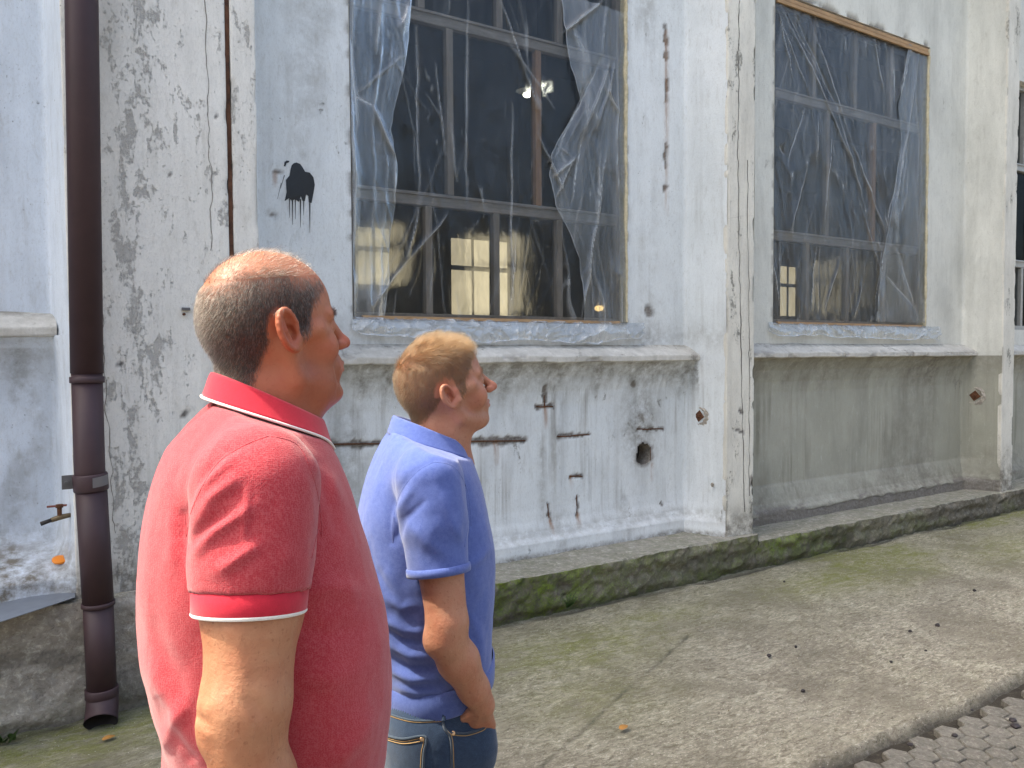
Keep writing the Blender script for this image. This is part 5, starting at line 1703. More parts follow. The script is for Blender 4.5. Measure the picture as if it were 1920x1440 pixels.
def strands(name, roots, dirs, lens, mat, parent, rad=.00009 * 2, nseg=4, curl=None, grav=.15, seed=0):
    n = len(roots); rs_ = np.random.default_rng(seed)
    pts = np.zeros((n, nseg, 3)); t_ = np.linspace(0, 1, nseg)
    rnd = rs_.normal(0, .13, (n, 3))
    for i in range(nseg):
        b = dirs + rnd * t_[i]
        b = b + np.array([0, 0, -grav]) * t_[i]
        if curl is not None: b = b + curl * t_[i]
        b /= np.linalg.norm(b, axis=1, keepdims=True)
        pts[:, i] = roots if i == 0 else pts[:, i - 1] + b * (lens / (nseg - 1))[:, None]
    hc_ = bpy.data.hair_curves.new(name)
    hc_.add_curves([nseg] * n)
    hc_.points.foreach_set('position', pts.astype(np.float32).ravel())
    rr = np.repeat((rad * (1 - .75 * t_))[None], n, 0).astype(np.float32).ravel()
    hc_.points.foreach_set('radius', rr)
    hc_.materials.append(mat)
    o = bpy.data.objects.new(name, hc_); COL.objects.link(o); o.parent = parent
    return o


def sample_surface(v, f, prob, n, seed):
    """n random points on the faces, weighted by prob per vertex; returns points and normals"""
    rs_ = np.random.default_rng(seed)
    nv = vert_normals(v, f)
    a = np.linalg.norm(np.cross(v[f[:, 2]] - v[f[:, 0]], v[f[:, 3]] - v[f[:, 1]]), axis=1)
    w = a * prob[f].mean(1); w = w / w.sum()
    k = rs_.choice(len(f), n, p=w)
    u, q = rs_.random((n, 1)), rs_.random((n, 1))
    A, B, C_, D = (v[f[k, i]] for i in range(4)); 
    p = A * (1 - u) * (1 - q) + B * u * (1 - q) + C_ * u * q + D * (1 - u) * q
    nn = nv[f[k]].mean(1); nn /= np.linalg.norm(nn, axis=1, keepdims=True)
    return p, nn


def join(parts):
    V, Fc, A, b = [], [], {}, 0
    keys = set(k for p in parts for k in p[2])
    for v, f, at in parts:
        V.append(v); Fc.append(f + b); b += len(v)
        for k in keys: A.setdefault(k, []).append(at.get(k, np.zeros(len(v))))
    return np.concatenate(V), np.concatenate(Fc), {k: np.concatenate(x) for k, x in A.items()}


def collar(name, parent, mat, cx, rx, ry, zb, zf, drop_b, drop_f, flare, front_gap, tip=0.0, thick=.0028, xf_shift=0.0, pip=None, pipmat=None):
    """fold-over collar: cross-section swept round the neck. phi=0 is the front."""
    n = 90
    ph = np.linspace(front_gap, 2 * math.pi - front_gap, n)
    c_ = (1 + np.cos(ph)) / 2                      # 1 at the front, 0 at the back
    ztop = zb + (zf - zb) * c_ ** 1.15
    drop = drop_b + (drop_f - drop_b) * c_ + tip * np.exp(-((np.minimum(ph, 2 * math.pi - ph) - front_gap) / .35) ** 2)
    fl = flare * (.55 + .75 * np.abs(np.sin(ph)) ** .7)
    prof = [(-.006, -drop * .95), (-.005, -drop * .4), (-.004, -.004), (-.001, .0), (.003, .0), (.0055, -.004)]
    rows = []
    for (dr, dz) in prof:
        dz = np.broadcast_to(dz, (n,)); rows.append((dr + 0 * ph, dz))
    for t_ in (.3, .6, .85, 1.0):
        rows.append((.006 + fl * t_ ** 1.3, -drop * t_))
    rows.append((.006 + fl - thick, -drop)); rows.append((.004 + fl * .4 - thick, -drop * .55))
    V = []
    for dr, dz in rows:
        x = cx + (rx + dr) * np.cos(ph) + xf_shift * c_ ** 2 * np.clip(-dz / .04, 0, 1.5)
        y = (ry + dr) * np.sin(ph)
        V.append(np.stack([x, y, ztop + dz], -1))
    V = np.array(V)
    o = mesh_obj(name, V, grid_faces(len(rows), n), mat, parent, True)
    if pip:
        e = V[9]
        MB().tube([p for p in e], pip, 8).build('piping', pipmat, o, True)
    return o
from mathutils.bvhtree import BVHTree


def project(v):
    q = np.asarray(v, float) - CAM
    d = q @ _fw
    return PW / 2 + FPX * (q @ _rt) / d, PH / 2 - FPX * (q @ _up) / d


class Figure:
    def __init__(self, px, dep, yaw, label):
        p = at_depth(px, 700, dep)
        self.o = np.array([p[0], p[1], 0.0]); self.yaw = yaw
        self.root = empty('person', tuple(self.o), yaw)
        props(self.root, label, 'person')

    def world(self, v):
        return rotz(np.asarray(v, float).reshape(-1, 3), self.yaw) + self.o

    def local(self, v):
        return rotz(np.asarray(v, float).reshape(-1, 3) - self.o, -self.yaw)

    def cast(self, bvh, pts, off=0.0):
        """photograph points -> points on one of this person's surfaces (local frame)"""
        o_ = Vector(self.local(CAM[None])[0]); out = []
        for a, b in pts:
            d = Vector(rotz(ray(a, b)[None], -self.yaw)[0]).normalized()
            h = bvh.ray_cast(o_, d)
            if h[0] is not None: out.append(np.array(h[0] + h[1] * off))
        return out

    def folds(self, v, f, segs):
        """real displacement along the normals for folds and seams that the photograph shows"""
        n = vert_normals(v, f)
        w = self.world(v); px, py = project(w)
        nw = rotz(n, self.yaw); view = w - CAM
        face = sstep(-.1, .25, -(nw * view).sum(1) / np.linalg.norm(view, axis=1))
        D = np.zeros(len(v))
        for pts, amp, wd in segs:
            best = np.full(len(v), 1e9); tt_ = np.zeros(len(v))
            for i, (a, b) in enumerate(zip(pts[:-1], pts[1:])):
                d, t_ = seg_dist(px, py, a, b)
                s_ = d < best; best = np.where(s_, d, best); tt_ = np.where(s_, (i + t_) / (len(pts) - 1), tt_)
            D += 1.35 * amp * np.exp(-(best / wd) ** 2) * np.sin(np.clip(tt_, .02, .98) * math.pi) ** .5
        return v + n * (D * face)[:, None]


def bvh_of(v, f):
    return BVHTree.FromPolygons([tuple(p) for p in v], [tuple(int(i) for i in q) for q in f])


def dense(pts, n=40):
    pts = np.array(pts, float); t_ = np.linspace(0, len(pts) - 1, n)
    # Catmull-Rom through the photographed points
    out = []
    for u in t_:
        i = min(int(u), len(pts) - 2); s_ = u - i
        p0, p1, p2, p3 = pts[max(i - 1, 0)], pts[i], pts[i + 1], pts[min(i + 2, len(pts) - 1)]
        out.append(.5 * (2 * p1 + (p2 - p0) * s_ + (2 * p0 - 5 * p1 + 4 * p2 - p3) * s_ ** 2 + (3 * p1 - p0 - 3 * p2 + p3) * s_ ** 3))
    return [tuple(p) for p in out]


def place_head(v, s, pitch, yaw, roll, c):
    v = np.asarray(v, float) * s
    cp_, sp_ = math.cos(pitch), math.sin(pitch)
    v = np.stack([v[:, 0] * cp_ - v[:, 2] * sp_, v[:, 1], v[:, 0] * sp_ + v[:, 2] * cp_], -1)
    cr_, sr_ = math.cos(roll), math.sin(roll)
    v = np.stack([v[:, 0], v[:, 1] * cr_ - v[:, 2] * sr_, v[:, 1] * sr_ + v[:, 2] * cr_], -1)
    return rotz(v, yaw) + np.array(c)


def hand(F_, w, d, side, palm, curl, sc=1.0, spread=.16):
    """hand growing from wrist w along d; palm = direction the palm faces; five separate bent fingers"""
    w, d, palm = [np.array(q, float) for q in (w, d, palm)]
    d /= np.linalg.norm(d); palm = palm - d * (palm @ d); palm /= np.linalg.norm(palm)
    lat = np.cross(d, palm) * side                      # towards the thumb
    for k_ in np.linspace(-.030, .030, 4):
        F_.cone(w + d * .01 * sc, w + (d * .088 + lat * k_) * sc, .021 * sc, .0125 * sc, .012)
    L = [.066, .076, .082, .074, ]
    for i, k_ in enumerate((-.031, -.0105, .0105, .031)):
        b = w + (d * .088 + lat * k_) * sc; dir_ = d + lat * k_ * spread * 20 * .3
        segs_ = [.45, .31, .24]; r_ = [.0092, .0083, .0075, .0064]
        p = b; a = 0
        for j in range(3):
            a += curl * (.55 if j == 0 else 1.0)
            dd = dir_ / np.linalg.norm(dir_) * math.cos(a) + palm * math.sin(a)
            q = p + dd * L[i] * segs_[j] * sc
            F_.cone(p, q, r_[j] * sc, r_[j + 1] * sc, .003); p = q
    b = w + (d * .022 + lat * .022) * sc
    m = b + (d * .035 + lat * .032 + palm * .012) * sc; e = m + (d * .032 + lat * .010 + palm * .012) * sc; e2 = e + (d * .024 + palm * .008) * sc
    F_.chain([b, m, e, e2], [.015 * sc, .0115 * sc, .0098 * sc, .0078 * sc], .006)


def hairline(v, nape, front_x, front_z, temple_x, w, low_side=.022, burn=-.004, ex=0., ez=0., soft=.008):
    x, y, z = v.T
    low = np.interp(x, [-.13, -.088, -.064, -.046, -.032, -.018, .006, .012, .026, .034, temple_x, front_x, .14], [nape, nape, nape + .022, nape * .4, -.002, low_side + .010, low_side, burn, burn, .016, .040, front_z, front_z + .02])
    m = sstep(low - soft, low + soft, z + .004 * vnoise(x * 160, y * 160, z * 160, seed=2))
    ear = (np.abs(y) > .0745 * w - .006) * (1 - sstep(.85, 1.1, np.hypot((x + .014 - ex) / .025, (z - .003 - ez) / .039)))
    return m * (1 - ear)


def arm_hair(root, bv, bf, ztop, mat, n_, seed):
    x, y, z = bv.T
    pr = ((np.abs(y) > .215) & (z < ztop) & (z > .9)) * (.25 + .75 * sstep(ztop, ztop - .2, z))
    p, n = sample_surface(bv, bf, pr.astype(float), n_, seed)
    d = n * .45 + np.array([-.25, 0, -.8]); d /= np.linalg.norm(d, axis=1, keepdims=True)
    strands('arm_hair', p, d, np.random.default_rng(seed).uniform(.006, .014, len(p)), mat, root, .00005, 4, None, .1, seed + 3)


# ================================================================ MAN IN THE RED POLO SHIRT
m1 = Figure(490, 1.19, R(-8.0), 'balding man in red polo shirt looking along the wall, nearest the camera')
zz1 = [1.59, 1.570, 1.541, 1.50, 1.459, 1.376, 1.294, 1.211, 1.129, 1.063, 1.014, .95, .89]
xb1 = [-.066, -.080, -.114, -.145, -.160, -.177, -.185, -.181, -.167, -.152, -.156, -.160, -.155]
xf1 = [.030, .060, .086, .104, .120, .147, .171, .188, .192, .188, .180, .165, .150]
hw1 = [.072, .085, .115, .160, .182, .196, .203, .208, .208, .203, .200, .198, .194]
SH, EL_, WR = (-.028, .205, 1.475), (-.052, .256, 1.185), (-.030, .272, .945)


def man1():
    root = m1.root
    Fb = Field((-.26, -.36, -.02), (.27, .36, 1.60), .0055)
    Fb.loft(zz1[2:], np.array(xb1[2:]) + .03, np.array(xf1[2:]) - .03, np.array(hw1[2:]) - .03, .03)
    Fb.cone((-.01, 0, 1.60), (-.02, 0, 1.5), .052, .058, .03)
    for s in (-1, 1):
        sh, el, wr = [(p[0], s * p[1], p[2]) for p in (SH, EL_, WR)]
        Fb.cone((-.036, s * .06, 1.515), sh, .046, .060, .04)
        mid = tuple(np.array(sh) * .5 + np.array(el) * .5 + (0.004, 0, 0))
        Fb.chain([sh, mid, tuple(np.array(el) + (.004, 0, .03)), el], [.064, .0610, .0515, .046], .02)
        fm = tuple(np.array(el) * .68 + np.array(wr) * .32 + (.004, 0, 0))
        Fb.chain([el, fm, wr], [.046, .0495, .0295], .02)
        Fb.ell((el[0] - .036, el[1], el[2] + .004), (.014, .018, .022), .02)
        hand(Fb, wr, (.12, 0, -1), s * -1, (0.2, -s, 0), .30)
        hip = (-.01, s * .095, .86)
        Fb.chain([hip, (.01, s * .105, .47), (-.02, s * .11, .09)], [.098, .062, .042], .04)
        Fb.chain([(-.03, s * .11, .05), (.10, s * .125, .035)], [.04, .03], .03)
    Fb.cut_plane((-.09, 0, 1.555), (.30, 0, .95), ((-.3, -.3, 1.5), (-.055, .3, 1.65)))
    bv, bf = Fb.mesh()
    z2 = lambda L: [(200 + a * .4167, 940 + b * .4167) for a, b in L]
    bv = m1.folds(bv, bf, [(z2([(385, 955), (430, 985), (480, 1025)]), -.0022, 6), (z2([(380, 925), (450, 920), (530, 890)]), .0012, 14), (z2([(390, 990), (450, 1040), (470, 1080)]), .0012, 10), (z2([(560, 500), (580, 700), (600, 900)]), .002, 25), (z2([(640, 880), (700, 960), (760, 1000)]), -.002, 14)])
    bv = bv + vert_normals(bv, bf) * (.0012 * fbm(bv[:, 0] * 28, bv[:, 1] * 28, bv[:, 2] * 22, oct=3, seed=81))[:, None]
    P = dict(sx=1.05, w=1.02, zt=.131, br=1.0, nose=.000, neck=(-.045, 1.06), ear=1.03, chin=-.001, dbl=.008, lower=.012, long=.014, fx=.027, jowl=True, ruddy=.38, roll=True, beard=.22, hairbase=1.0, flush=.35, nz=.001)

    def hair(v):
        x, y, z = v.T
        m = hairline(v, -.088, .085, .085, .040, 1.02, soft=.014)
        up = np.interp(x, [-.12, -.06, 0, .05, .08], [.072, .088, .092, .074, .060])
        top = 1 - sstep(up - .034, up + .028, z + .010 * fbm(x * 45, y * 45, z * 45, oct=2, seed=3))
        return m * np.maximum(top ** 1.3, .10 * (1 - sstep(.04, .075, x)))
    hv, hf, ha = build_head_arrays(P, hair)
    HC, HP, HY, HSc = (.021, 0, 1.686), R(7), R(14), .985
    hvp = place_head(hv, HSc, HP, HY, R(0), HC)
    V, Fc, A = join([(bv, bf, {}), (hvp, hf, ha)])
    mesh_obj('body', V, Fc, M['skin1'], root, True, A)
    arm_hair(root, bv, bf, 1.32, M['hair1'], 1500, 1)
    # hair
    p, n = sample_surface(hv, hf, hair(hv) ** .8, 34000, 5)
    d = n * .55 + np.array([-.25, 0, -.75]) + np.where((p[:, 2] > .085)[:, None], np.array([[.7, 0, .7]]), 0)
    d = d / np.linalg.norm(d, axis=1, keepdims=True)
    rs_ = np.random.default_rng(4)
    ln = rs_.uniform(.005, .0105, len(p)) * (1 - .45 * sstep(-.05, -.085, p[:, 2]))
    pl = place_head(p, HSc, HP, HY, 0, HC); dl = place_head(d, 1, HP, HY, 0, (0, 0, 0))
    strands('hair', pl, dl, ln, M['hair1'], root, .00013, 4, None, .25, 6)
    top = sstep(.095, .115, hv[:, 2]) * (1 - sstep(.03, .06, hv[:, 0]))
    p, n = sample_surface(hv, hf, top, 260, 8)
    d = n * .35 + np.array([.8, -.1, .1]); d /= np.linalg.norm(d, axis=1, keepdims=True)
    strands('thin_top_hair', place_head(p, HSc, HP, HY, 0, HC), place_head(d, 1, HP, HY, 0, (0, 0, 0)), rs_.uniform(.012, .028, len(p)), M['hair1'], root, .00009, 6, None, .2, 9)
    brow = np.exp(-((hv[:, 2] - .024) / .0055) ** 2) * sstep(.066, .074, hv[:, 0]) * sstep(.008, .014, np.abs(hv[:, 1])) * (np.abs(hv[:, 1]) < .05)
    p, n = sample_surface(hv, hf, brow, 500, 12)
    d = n * .5 + np.stack([-.3 + 0 * p[:, 0], np.sign(p[:, 1]) * .8, .1 + 0 * p[:, 0]], -1); d /= np.linalg.norm(d, axis=1, keepdims=True)
    strands('eyebrows', place_head(p, HSc, HP, HY, 0, HC), place_head(d, 1, HP, HY, 0, (0, 0, 0)), rs_.uniform(.006, .011, len(p)), M['hair1'], root, .00012, 4, None, .05, 13)
    for s in (-1, 1):
        e = place_head(np.array([[.0768, s * .0315, .002]]), HSc, HP, HY, 0, HC)[0]
        MB().blob(tuple(e), .0118, 1, 14, 0).build('eye', M['eye_white'], root, True)
        MB().blob(tuple(e + np.array([.0092, s * .001, 0])), (.0036, .0052, .0052), 1, 12, 0).build('iris', M['iris'], root, True)
    # ---------------- shirt
    Fs = Field((-.25, -.36, .90), (.26, .36, 1.62), .0042)
    Fs.loft(zz1, xb1, xf1, hw1, .03)
    for s in (-1, 1):
        Fs.cone((-.038, s * .075, 1.522), (-.030, s * .190, 1.486), .056, .070, .045)
    for s in (-1, 1):
        sh = np.array((SH[0], s * SH[1], SH[2])); el = np.array((EL_[0], s * EL_[1], EL_[2]))
        a_ = sh + (el - sh) * -.02; b_ = sh + (el - sh) * .62
        Fs.cone(a_, sh + (el - sh) * .30, .080, .0775, .016); Fs.cone(sh + (el - sh) * .30, b_, .0775, .0700, .006)
    ax_ = (np.array(EL_) - np.array(SH)); ax_ /= np.linalg.norm(ax_)
    for s in (-1, 1):
        c_ = np.array((SH[0], s * SH[1], SH[2])) + (np.array((EL_[0], s * EL_[1], EL_[2])) - np.array((SH[0], s * SH[1], SH[2]))) * .43
        nn_ = np.array((ax_[0], s * ax_[1], ax_[2]))
        lo_, hi_ = ((-.25, -.40, 1.0), (.05, -.150, 1.45)) if s < 0 else ((-.25, .150, 1.0), (.05, .40, 1.45))
        # only the sleeve is cut: keep the torso that lies inside its own outline
        sl_ = Fs._sl(lo_, hi_, 0); X, Y, Z = Fs.P(sl_)
        Ft = Field((0, 0, 0), (0, 0, 0), 1.0)
        d_pl = (X - c_[0]) * nn_[0] + (Y - c_[1]) * nn_[1] + (Z - c_[2]) * nn_[2]
        z_ = Z[0, 0]; o_ = np.argsort(zz1)
        zi, xbi, xfi, hwi = [np.array(q)[o_] for q in (zz1, xb1, xf1, hw1)]
        cx = ((pchip(zi, xbi, z_) + pchip(zi, xfi, z_)) / 2)[None, None]; a2 = ((pchip(zi, xfi, z_) - pchip(zi, xbi, z_)) / 2)[None, None]; b2 = pchip(zi, hwi, z_)[None, None]
        tor = ((np.abs((X - cx) / a2) ** 2.3 + np.abs(Y / b2) ** 2.3) ** (1 / 2.3) - 1) * np.minimum(a2, b2) * .9
        Fs.f[sl_] = np.minimum(np.maximum(Fs.f[sl_], d_pl), np.maximum(Fs.f[sl_], tor))
    Fs.cut_plane((0, 0, .915), (0, 0, -1))
    Fs.cut_plane((-.09, 0, 1.585), (.34, 0, .94))
    Fs.cut_ell((-.005, 0, 1.60), (.074, .068, .055), .006)
    sv, sf = Fs.mesh()
    z1 = lambda L: [(200 + a * .4167, 420 + b * .4167) for a, b in L]
    z2 = lambda L: [(200 + a * .4167, 940 + b * .4167) for a, b in L]
    back_seam = dense(z1([(725, 945), (620, 985), (500, 1060), (420, 1180), (370, 1300), (350, 1400)]) + z2([(345, 60), (352, 150)]))
    front_seam = dense(z1([(725, 945), (850, 985), (915, 1110), (950, 1250), (962, 1400)]) + z2([(945, 120), (915, 250)]))
    yoke = dense(z1([(715, 940), (700, 880), (690, 840)]), 10)
    S = [(back_seam, -.0020, 9), (front_seam, -.0016, 9),
         (z1([(600, 1130), (470, 1240), (390, 1400)]), .006, 14), (z1([(560, 1060), (430, 1190), (385, 1330)]), .004, 9), (z2([(660, 20), (500, 130), (385, 250)]), .005, 12), (z2([(690, 190), (600, 250), (500, 320)]), .005, 13),
         (z2([(560, 40), (440, 120), (385, 190)]), -.003, 9), (z1([(640, 1180), (612, 1440)]), .002, 6), (z2([(345, 20), (325, 150), (355, 300)]), -.005, 16), (z2([(300, 60), (310, 300)]), .004, 16),
         (z2([(180, 500), (260, 720), (330, 900)]), -.004, 22), (z2([(190, 700), (270, 900), (400, 1160)]), .006, 22), (z2([(230, 860), (300, 1020), (400, 1190)]), -.006, 16), (z2([(215, 1180), (300, 1000), (370, 900)]), .004, 14),
         (z2([(880, 420), (1000, 380), (1150, 420)]), .004, 18), (z2([(850, 560), (1000, 600), (1190, 560)]), -.003, 20), (z2([(830, 780), (1000, 800), (1210, 740)]), .003, 24), (z2([(1000, 1200), (1130, 1080), (1200, 960)]), .004, 20),
         (z1([(960, 1100), (1000, 1250), (1050, 1400)]), -.003, 14), (z1([(900, 1050), (1010, 1160), (1060, 1300)]), .003, 12), (z1([(450, 850), (330, 1100), (270, 1400)]), .002, 25), (z1([(590, 860), (520, 960), (400, 1100)]), .0025, 12)]
    sv = m1.folds(sv, sf, S)
    n = vert_normals(sv, sf)
    sv = sv + n * (.0030 * fbm(sv[:, 0] * 14, sv[:, 1] * 14, sv[:, 2] * 9, oct=3, seed=71))[:, None]
    shirt = mesh_obj('polo_shirt', sv, sf, M['red_pique'], root, True)
    B = bvh_of(sv, sf)
    for L, r in ((back_seam, .0010), (front_seam, .0010), (yoke, .0010)):
        q = m1.cast(B, [(a + 3, b + 3) for a, b in L], -.0003)
        if len(q) > 3: MB().tube(q, r, 6).build('seam', M['red_pique'], shirt, True)
    # cuffs with white edge
    for s in (-1, 1):
        sh = np.array((SH[0], s * SH[1], SH[2])); el = np.array((EL_[0], s * EL_[1], EL_[2])); ax2 = (el - sh) / np.linalg.norm(el - sh)
        c0 = sh + (el - sh) * .425; c1 = sh + (el - sh) * .525
        k = np.linalg.norm(c1 - c0)
        cu = MB().tube([c0, c0 + ax2 * .003, c1 - ax2 * .002, c1, c1 - ax2 * .001, c0 + ax2 * .004], [.0700, .0728, .0712, .0702, .0672, .0668], 44, False, up=(1, 0, 0))
        co = cu.build('cuff', M['red_rib'], shirt, True)
        MB().tube([c1 - ax2 * .002, c1 + ax2 * .0005, c1 + ax2 * .0025], [.0712, .0718, .0700], 44, False, up=(1, 0, 0)).build('piping', M['white_rib'], co, True)
        for q_ in (.395, .408):
            e0 = sh + (el - sh) * q_
            MB().tube([e0 - ax2 * .0012, e0, e0 + ax2 * .0012], [.0722, .0732, .0722], 44, False, up=(1, 0, 0)).build('hem_stitch', M['red_pique'], shirt, True)
    collar('collar', shirt, M['red_rib'], .010, .081, .077, 1.626, 1.548, .036, .036, .016, .28, .012, pip=.0022, pipmat=M['white_rib'])
    MB().box((0, -.017, -.15), (.006, .017, 0), .0025).build('placket', M['red_rib'], shirt)
    pk = bpy.context.scene.objects[shirt.children[-1].name]; pk.location = (.086, 0, 1.545); pk.rotation_euler = (0, R(-19), 0)
    trousers(root, 1.0, [(.93, -.135, .135, .17), (.86, -.14, .12, .175), (.80, -.13, .11, .18)], M['denim'], 'trousers')
    shoes(root, .11)


def trousers(root, sc, prof, mat, name, extra=None, h=.0075):
    Fj = Field((-.26, -.28, .03), (.28, .28, prof[0][0] + .02), h)
    z_, b_, f_, w_ = [np.array(q) for q in zip(*prof)]
    Fj.loft(z_, b_, f_, w_, .03)
    for s in (-1, 1):
        Fj.chain([(-.005, s * .088, .83), (.0, s * .095, .66), (.012, s * .102, .46), (-.02, s * .108, .06)], [.098, .092, .072, .062], .04)
    if extra: extra(Fj)
    Fj.cut_plane((0, 0, .055), (0, 0, -1)); Fj.cut_plane((0, 0, prof[0][0]), (0, 0, 1))
    v, f = Fj.mesh()
    n = vert_normals(v, f)
    v = v + n * (.004 * fbm(v[:, 0] * 9, v[:, 1] * 9, v[:, 2] * 14, oct=3, seed=33) * sstep(.75, .6, v[:, 2]) + .0015 * fbm(v[:, 0] * 20, v[:, 1] * 20, v[:, 2] * 30, oct=3, seed=34))[:, None]
    return mesh_obj(name, v, f, mat, root, True), v, f


def shoes(root, w):
    for s in (-1, 1):
        Fh = Field((-.14, s * w - .08, -.01), (.20, s * w + .08, .13), .006)
        Fh.chain([(-.07, s * w, .045), (.05, s * (w + .008), .05), (.135, s * (w + .018), .032)], [.042, .043, .032], .03)
        Fh.cone((-.045, s * w, .05), (-.035, s * w, .105), .045, .042, .03)
        Fh.cut_plane((0, 0, 0.0), (0, 0, -1))
        v, f = Fh.mesh()
        mesh_obj('shoe', v, f, M['shoe'], root, True)


man1()

# ================================================================ MAN IN THE BLUE POLO SHIRT
m2 = Figure(800, 1.73, R(-18.0), 'sandy-haired man in blue polo shirt with a hand in his jeans pocket')
zz2 = [1.50, 1.482, 1.455, 1.426, 1.365, 1.304, 1.243, 1.182, 1.121, 1.06, .999, .938, .877, .83]
xb2 = np.array([-.068, -.082, -.100, -.118, -.142, -.157, -.164, -.164, -.160, -.148, -.132, -.117, -.106, -.104])
xf2 = np.array([.030, .056, .078, .092, .114, .131, .144, .150, .148, .144, .142, .140, .134, .128])
hw2 = [.066, .078, .120, .150, .172, .180, .184, .186, .185, .182, .180, .178, .176, .174]
SH2, EL2, WR2 = (-.020, .190, 1.395), (.002, .243, 1.085), (.086, .192, .918)
EL2L, WR2L = (-.01, .245, 1.085), (.06, .235, .86)


def man2():
    root = m2.root
    Fb = Field((-.24, -.33, -.02), (.26, .33, 1.50), .005)
    Fb.loft(zz2[2:], xb2[2:] + .03, xf2[2:] - .03, np.array(hw2[2:]) - .03, .03)
    Fb.cone((-.02, 0, 1.48), (-.025, 0, 1.38), .052, .06, .03)
    for s in (-1, 1):
        sh = np.array((SH2[0], s * SH2[1], SH2[2])); el = np.array(((EL2 if s < 0 else EL2L)[0], s * EL2[1], EL2[2])); q = WR2 if s < 0 else WR2L
        wr = np.array((q[0], s * q[1], q[2]))
        Fb.cone((-.030, s * .055, 1.395), sh + (0, 0, -.006), .034, .050, .03)
        Fb.chain([sh, sh * .5 + el * .5 + (.004, 0, 0), el + (.004, 0, .03), el], [.056, .0480, .0405, .0390], .015)
        Fb.chain([el, el * .68 + wr * .32 + (.002, 0, -.002), el * .25 + wr * .75, wr], [.0400, .0410, .0315, .0270], .015)
        Fb.ell(el + (-.024, 0, -.004), (.014, .016, .020), .02)
        if s < 0:      # hand slid into the front pocket
            hand(Fb, wr, (.02, .50, -1), -1, (-.1, 1, .3), .10, .86)
        else:
            hand(Fb, wr, (.15, 0, -1), -1, (.2, -1, 0), .30, .95)
        Fb.chain([(-.005, s * .088, .80), (.012, s * .10, .46), (-.02, s * .106, .09)], [.088, .056, .040], .04)
        Fb.chain([(-.03, s * .106, .05), (.10, s * .12, .035)], [.038, .03], .03)
    bv, bf = Fb.mesh()
    P = dict(sx=1.03, w=1.0, zt=.128, br=.985, ez=-.010, ex=-.011, nose=.003, neck=(-.040, .95), ear=.90, chin=-.003, dbl=.006, beard=.07, hairbase=.8, flush=.12, nz=.004)

    def hair(v):
        return hairline(v, -.060, .088, .078, .054, 1.0, .026, -.012, -.011, -.010)
    hv, hf, ha = build_head_arrays(P, hair)
    HC, HP, HY, HSc = (.041, 0, 1.570), R(15), R(9), .968
    T = lambda q, s_=HSc, c_=HC: place_head(q, s_, HP, HY, 0, c_)
    V, Fc, A = join([(bv, bf, {}), (T(hv), hf, ha)])
    mesh_obj('body', V, Fc, M['skin2'], root, True, A)
    arm_hair(root, bv, bf, 1.20, M['hair2'], 900, 2)
    rs_ = np.random.default_rng(14)
    p, n = sample_surface(hv, hf, hair(hv), 34000, 15)
    x, y, z = p.T
    topw = sstep(.045, .105, z)
    flow = np.stack([.15 + .75 * topw, -.10 * topw - .0 * y, -.85 * (1 - topw)], -1)
    flow[:, 0] -= .55 * (1 - topw) * sstep(.02, -.04, x)
    fringe = sstep(.05, .085, x) * topw
    flow[:, 1] -= .6 * fringe; flow[:, 2] += .25 * fringe
    d = n * (.42 + .25 * topw)[:, None] + flow
    clump = np.stack([vnoise(x * 95, y * 95, z * 95, seed=k) for k in (31, 32, 33)], -1)
    d = d + clump * .28; d /= np.linalg.norm(d, axis=1, keepdims=True)
    ln = (.009 + .017 * topw) * rs_.uniform(.65, 1.15, len(p)) * (1 - .5 * sstep(-.03, -.07, z))
    strands('hair', T(p), T(d, 1, (0, 0, 0)), ln, M['hair2'], root, .00013, 6, None, .30, 16)
    brow = np.exp(-((hv[:, 2] - .024) / .005) ** 2) * sstep(.066, .074, hv[:, 0]) * sstep(.008, .014, np.abs(hv[:, 1])) * (np.abs(hv[:, 1]) < .05)
    p, n = sample_surface(hv, hf, brow, 350, 17)
    d = n * .5 + np.stack([-.3 + 0 * p[:, 0], np.sign(p[:, 1]) * .8, .1 + 0 * p[:, 0]], -1); d /= np.linalg.norm(d, axis=1, keepdims=True)
    strands('eyebrows', T(p), T(d, 1, (0, 0, 0)), rs_.uniform(.005, .009, len(p)), M['hair2'], root, .00011, 4, None, .05, 18)
    for s in (-1, 1):
        e = T(np.array([[.0768, s * .0315, .002]]))[0]
        MB().blob(tuple(e), .0114, 1, 14, 0).build('eye', M['eye_white'], root, True)
        MB().blob(tuple(e + np.array([.0092, s * .001, 0])), (.0036, .0052, .0052), 1, 12, 0).build('iris', M['iris'], root, True)
    # ---------------- shirt
    Fs = Field((-.24, -.33, .82), (.24, .33, 1.54), .0042)
    Fs.loft(zz2, xb2, xf2, hw2, .03)
    for s in (-1, 1): Fs.cone((-.030, s * .066, 1.440), (-.020, s * .170, 1.404), .048, .062, .045)
    for s in (-1, 1):
        sh = np.array((SH2[0], s * SH2[1], SH2[2])); el = np.array((EL2[0], s * EL2[1], EL2[2]))
        Fs.cone(sh, sh + (el - sh) * .30, .070, .070, .016); Fs.cone(sh + (el - sh) * .30, sh + (el - sh) * .75, .070, .0565, .006)
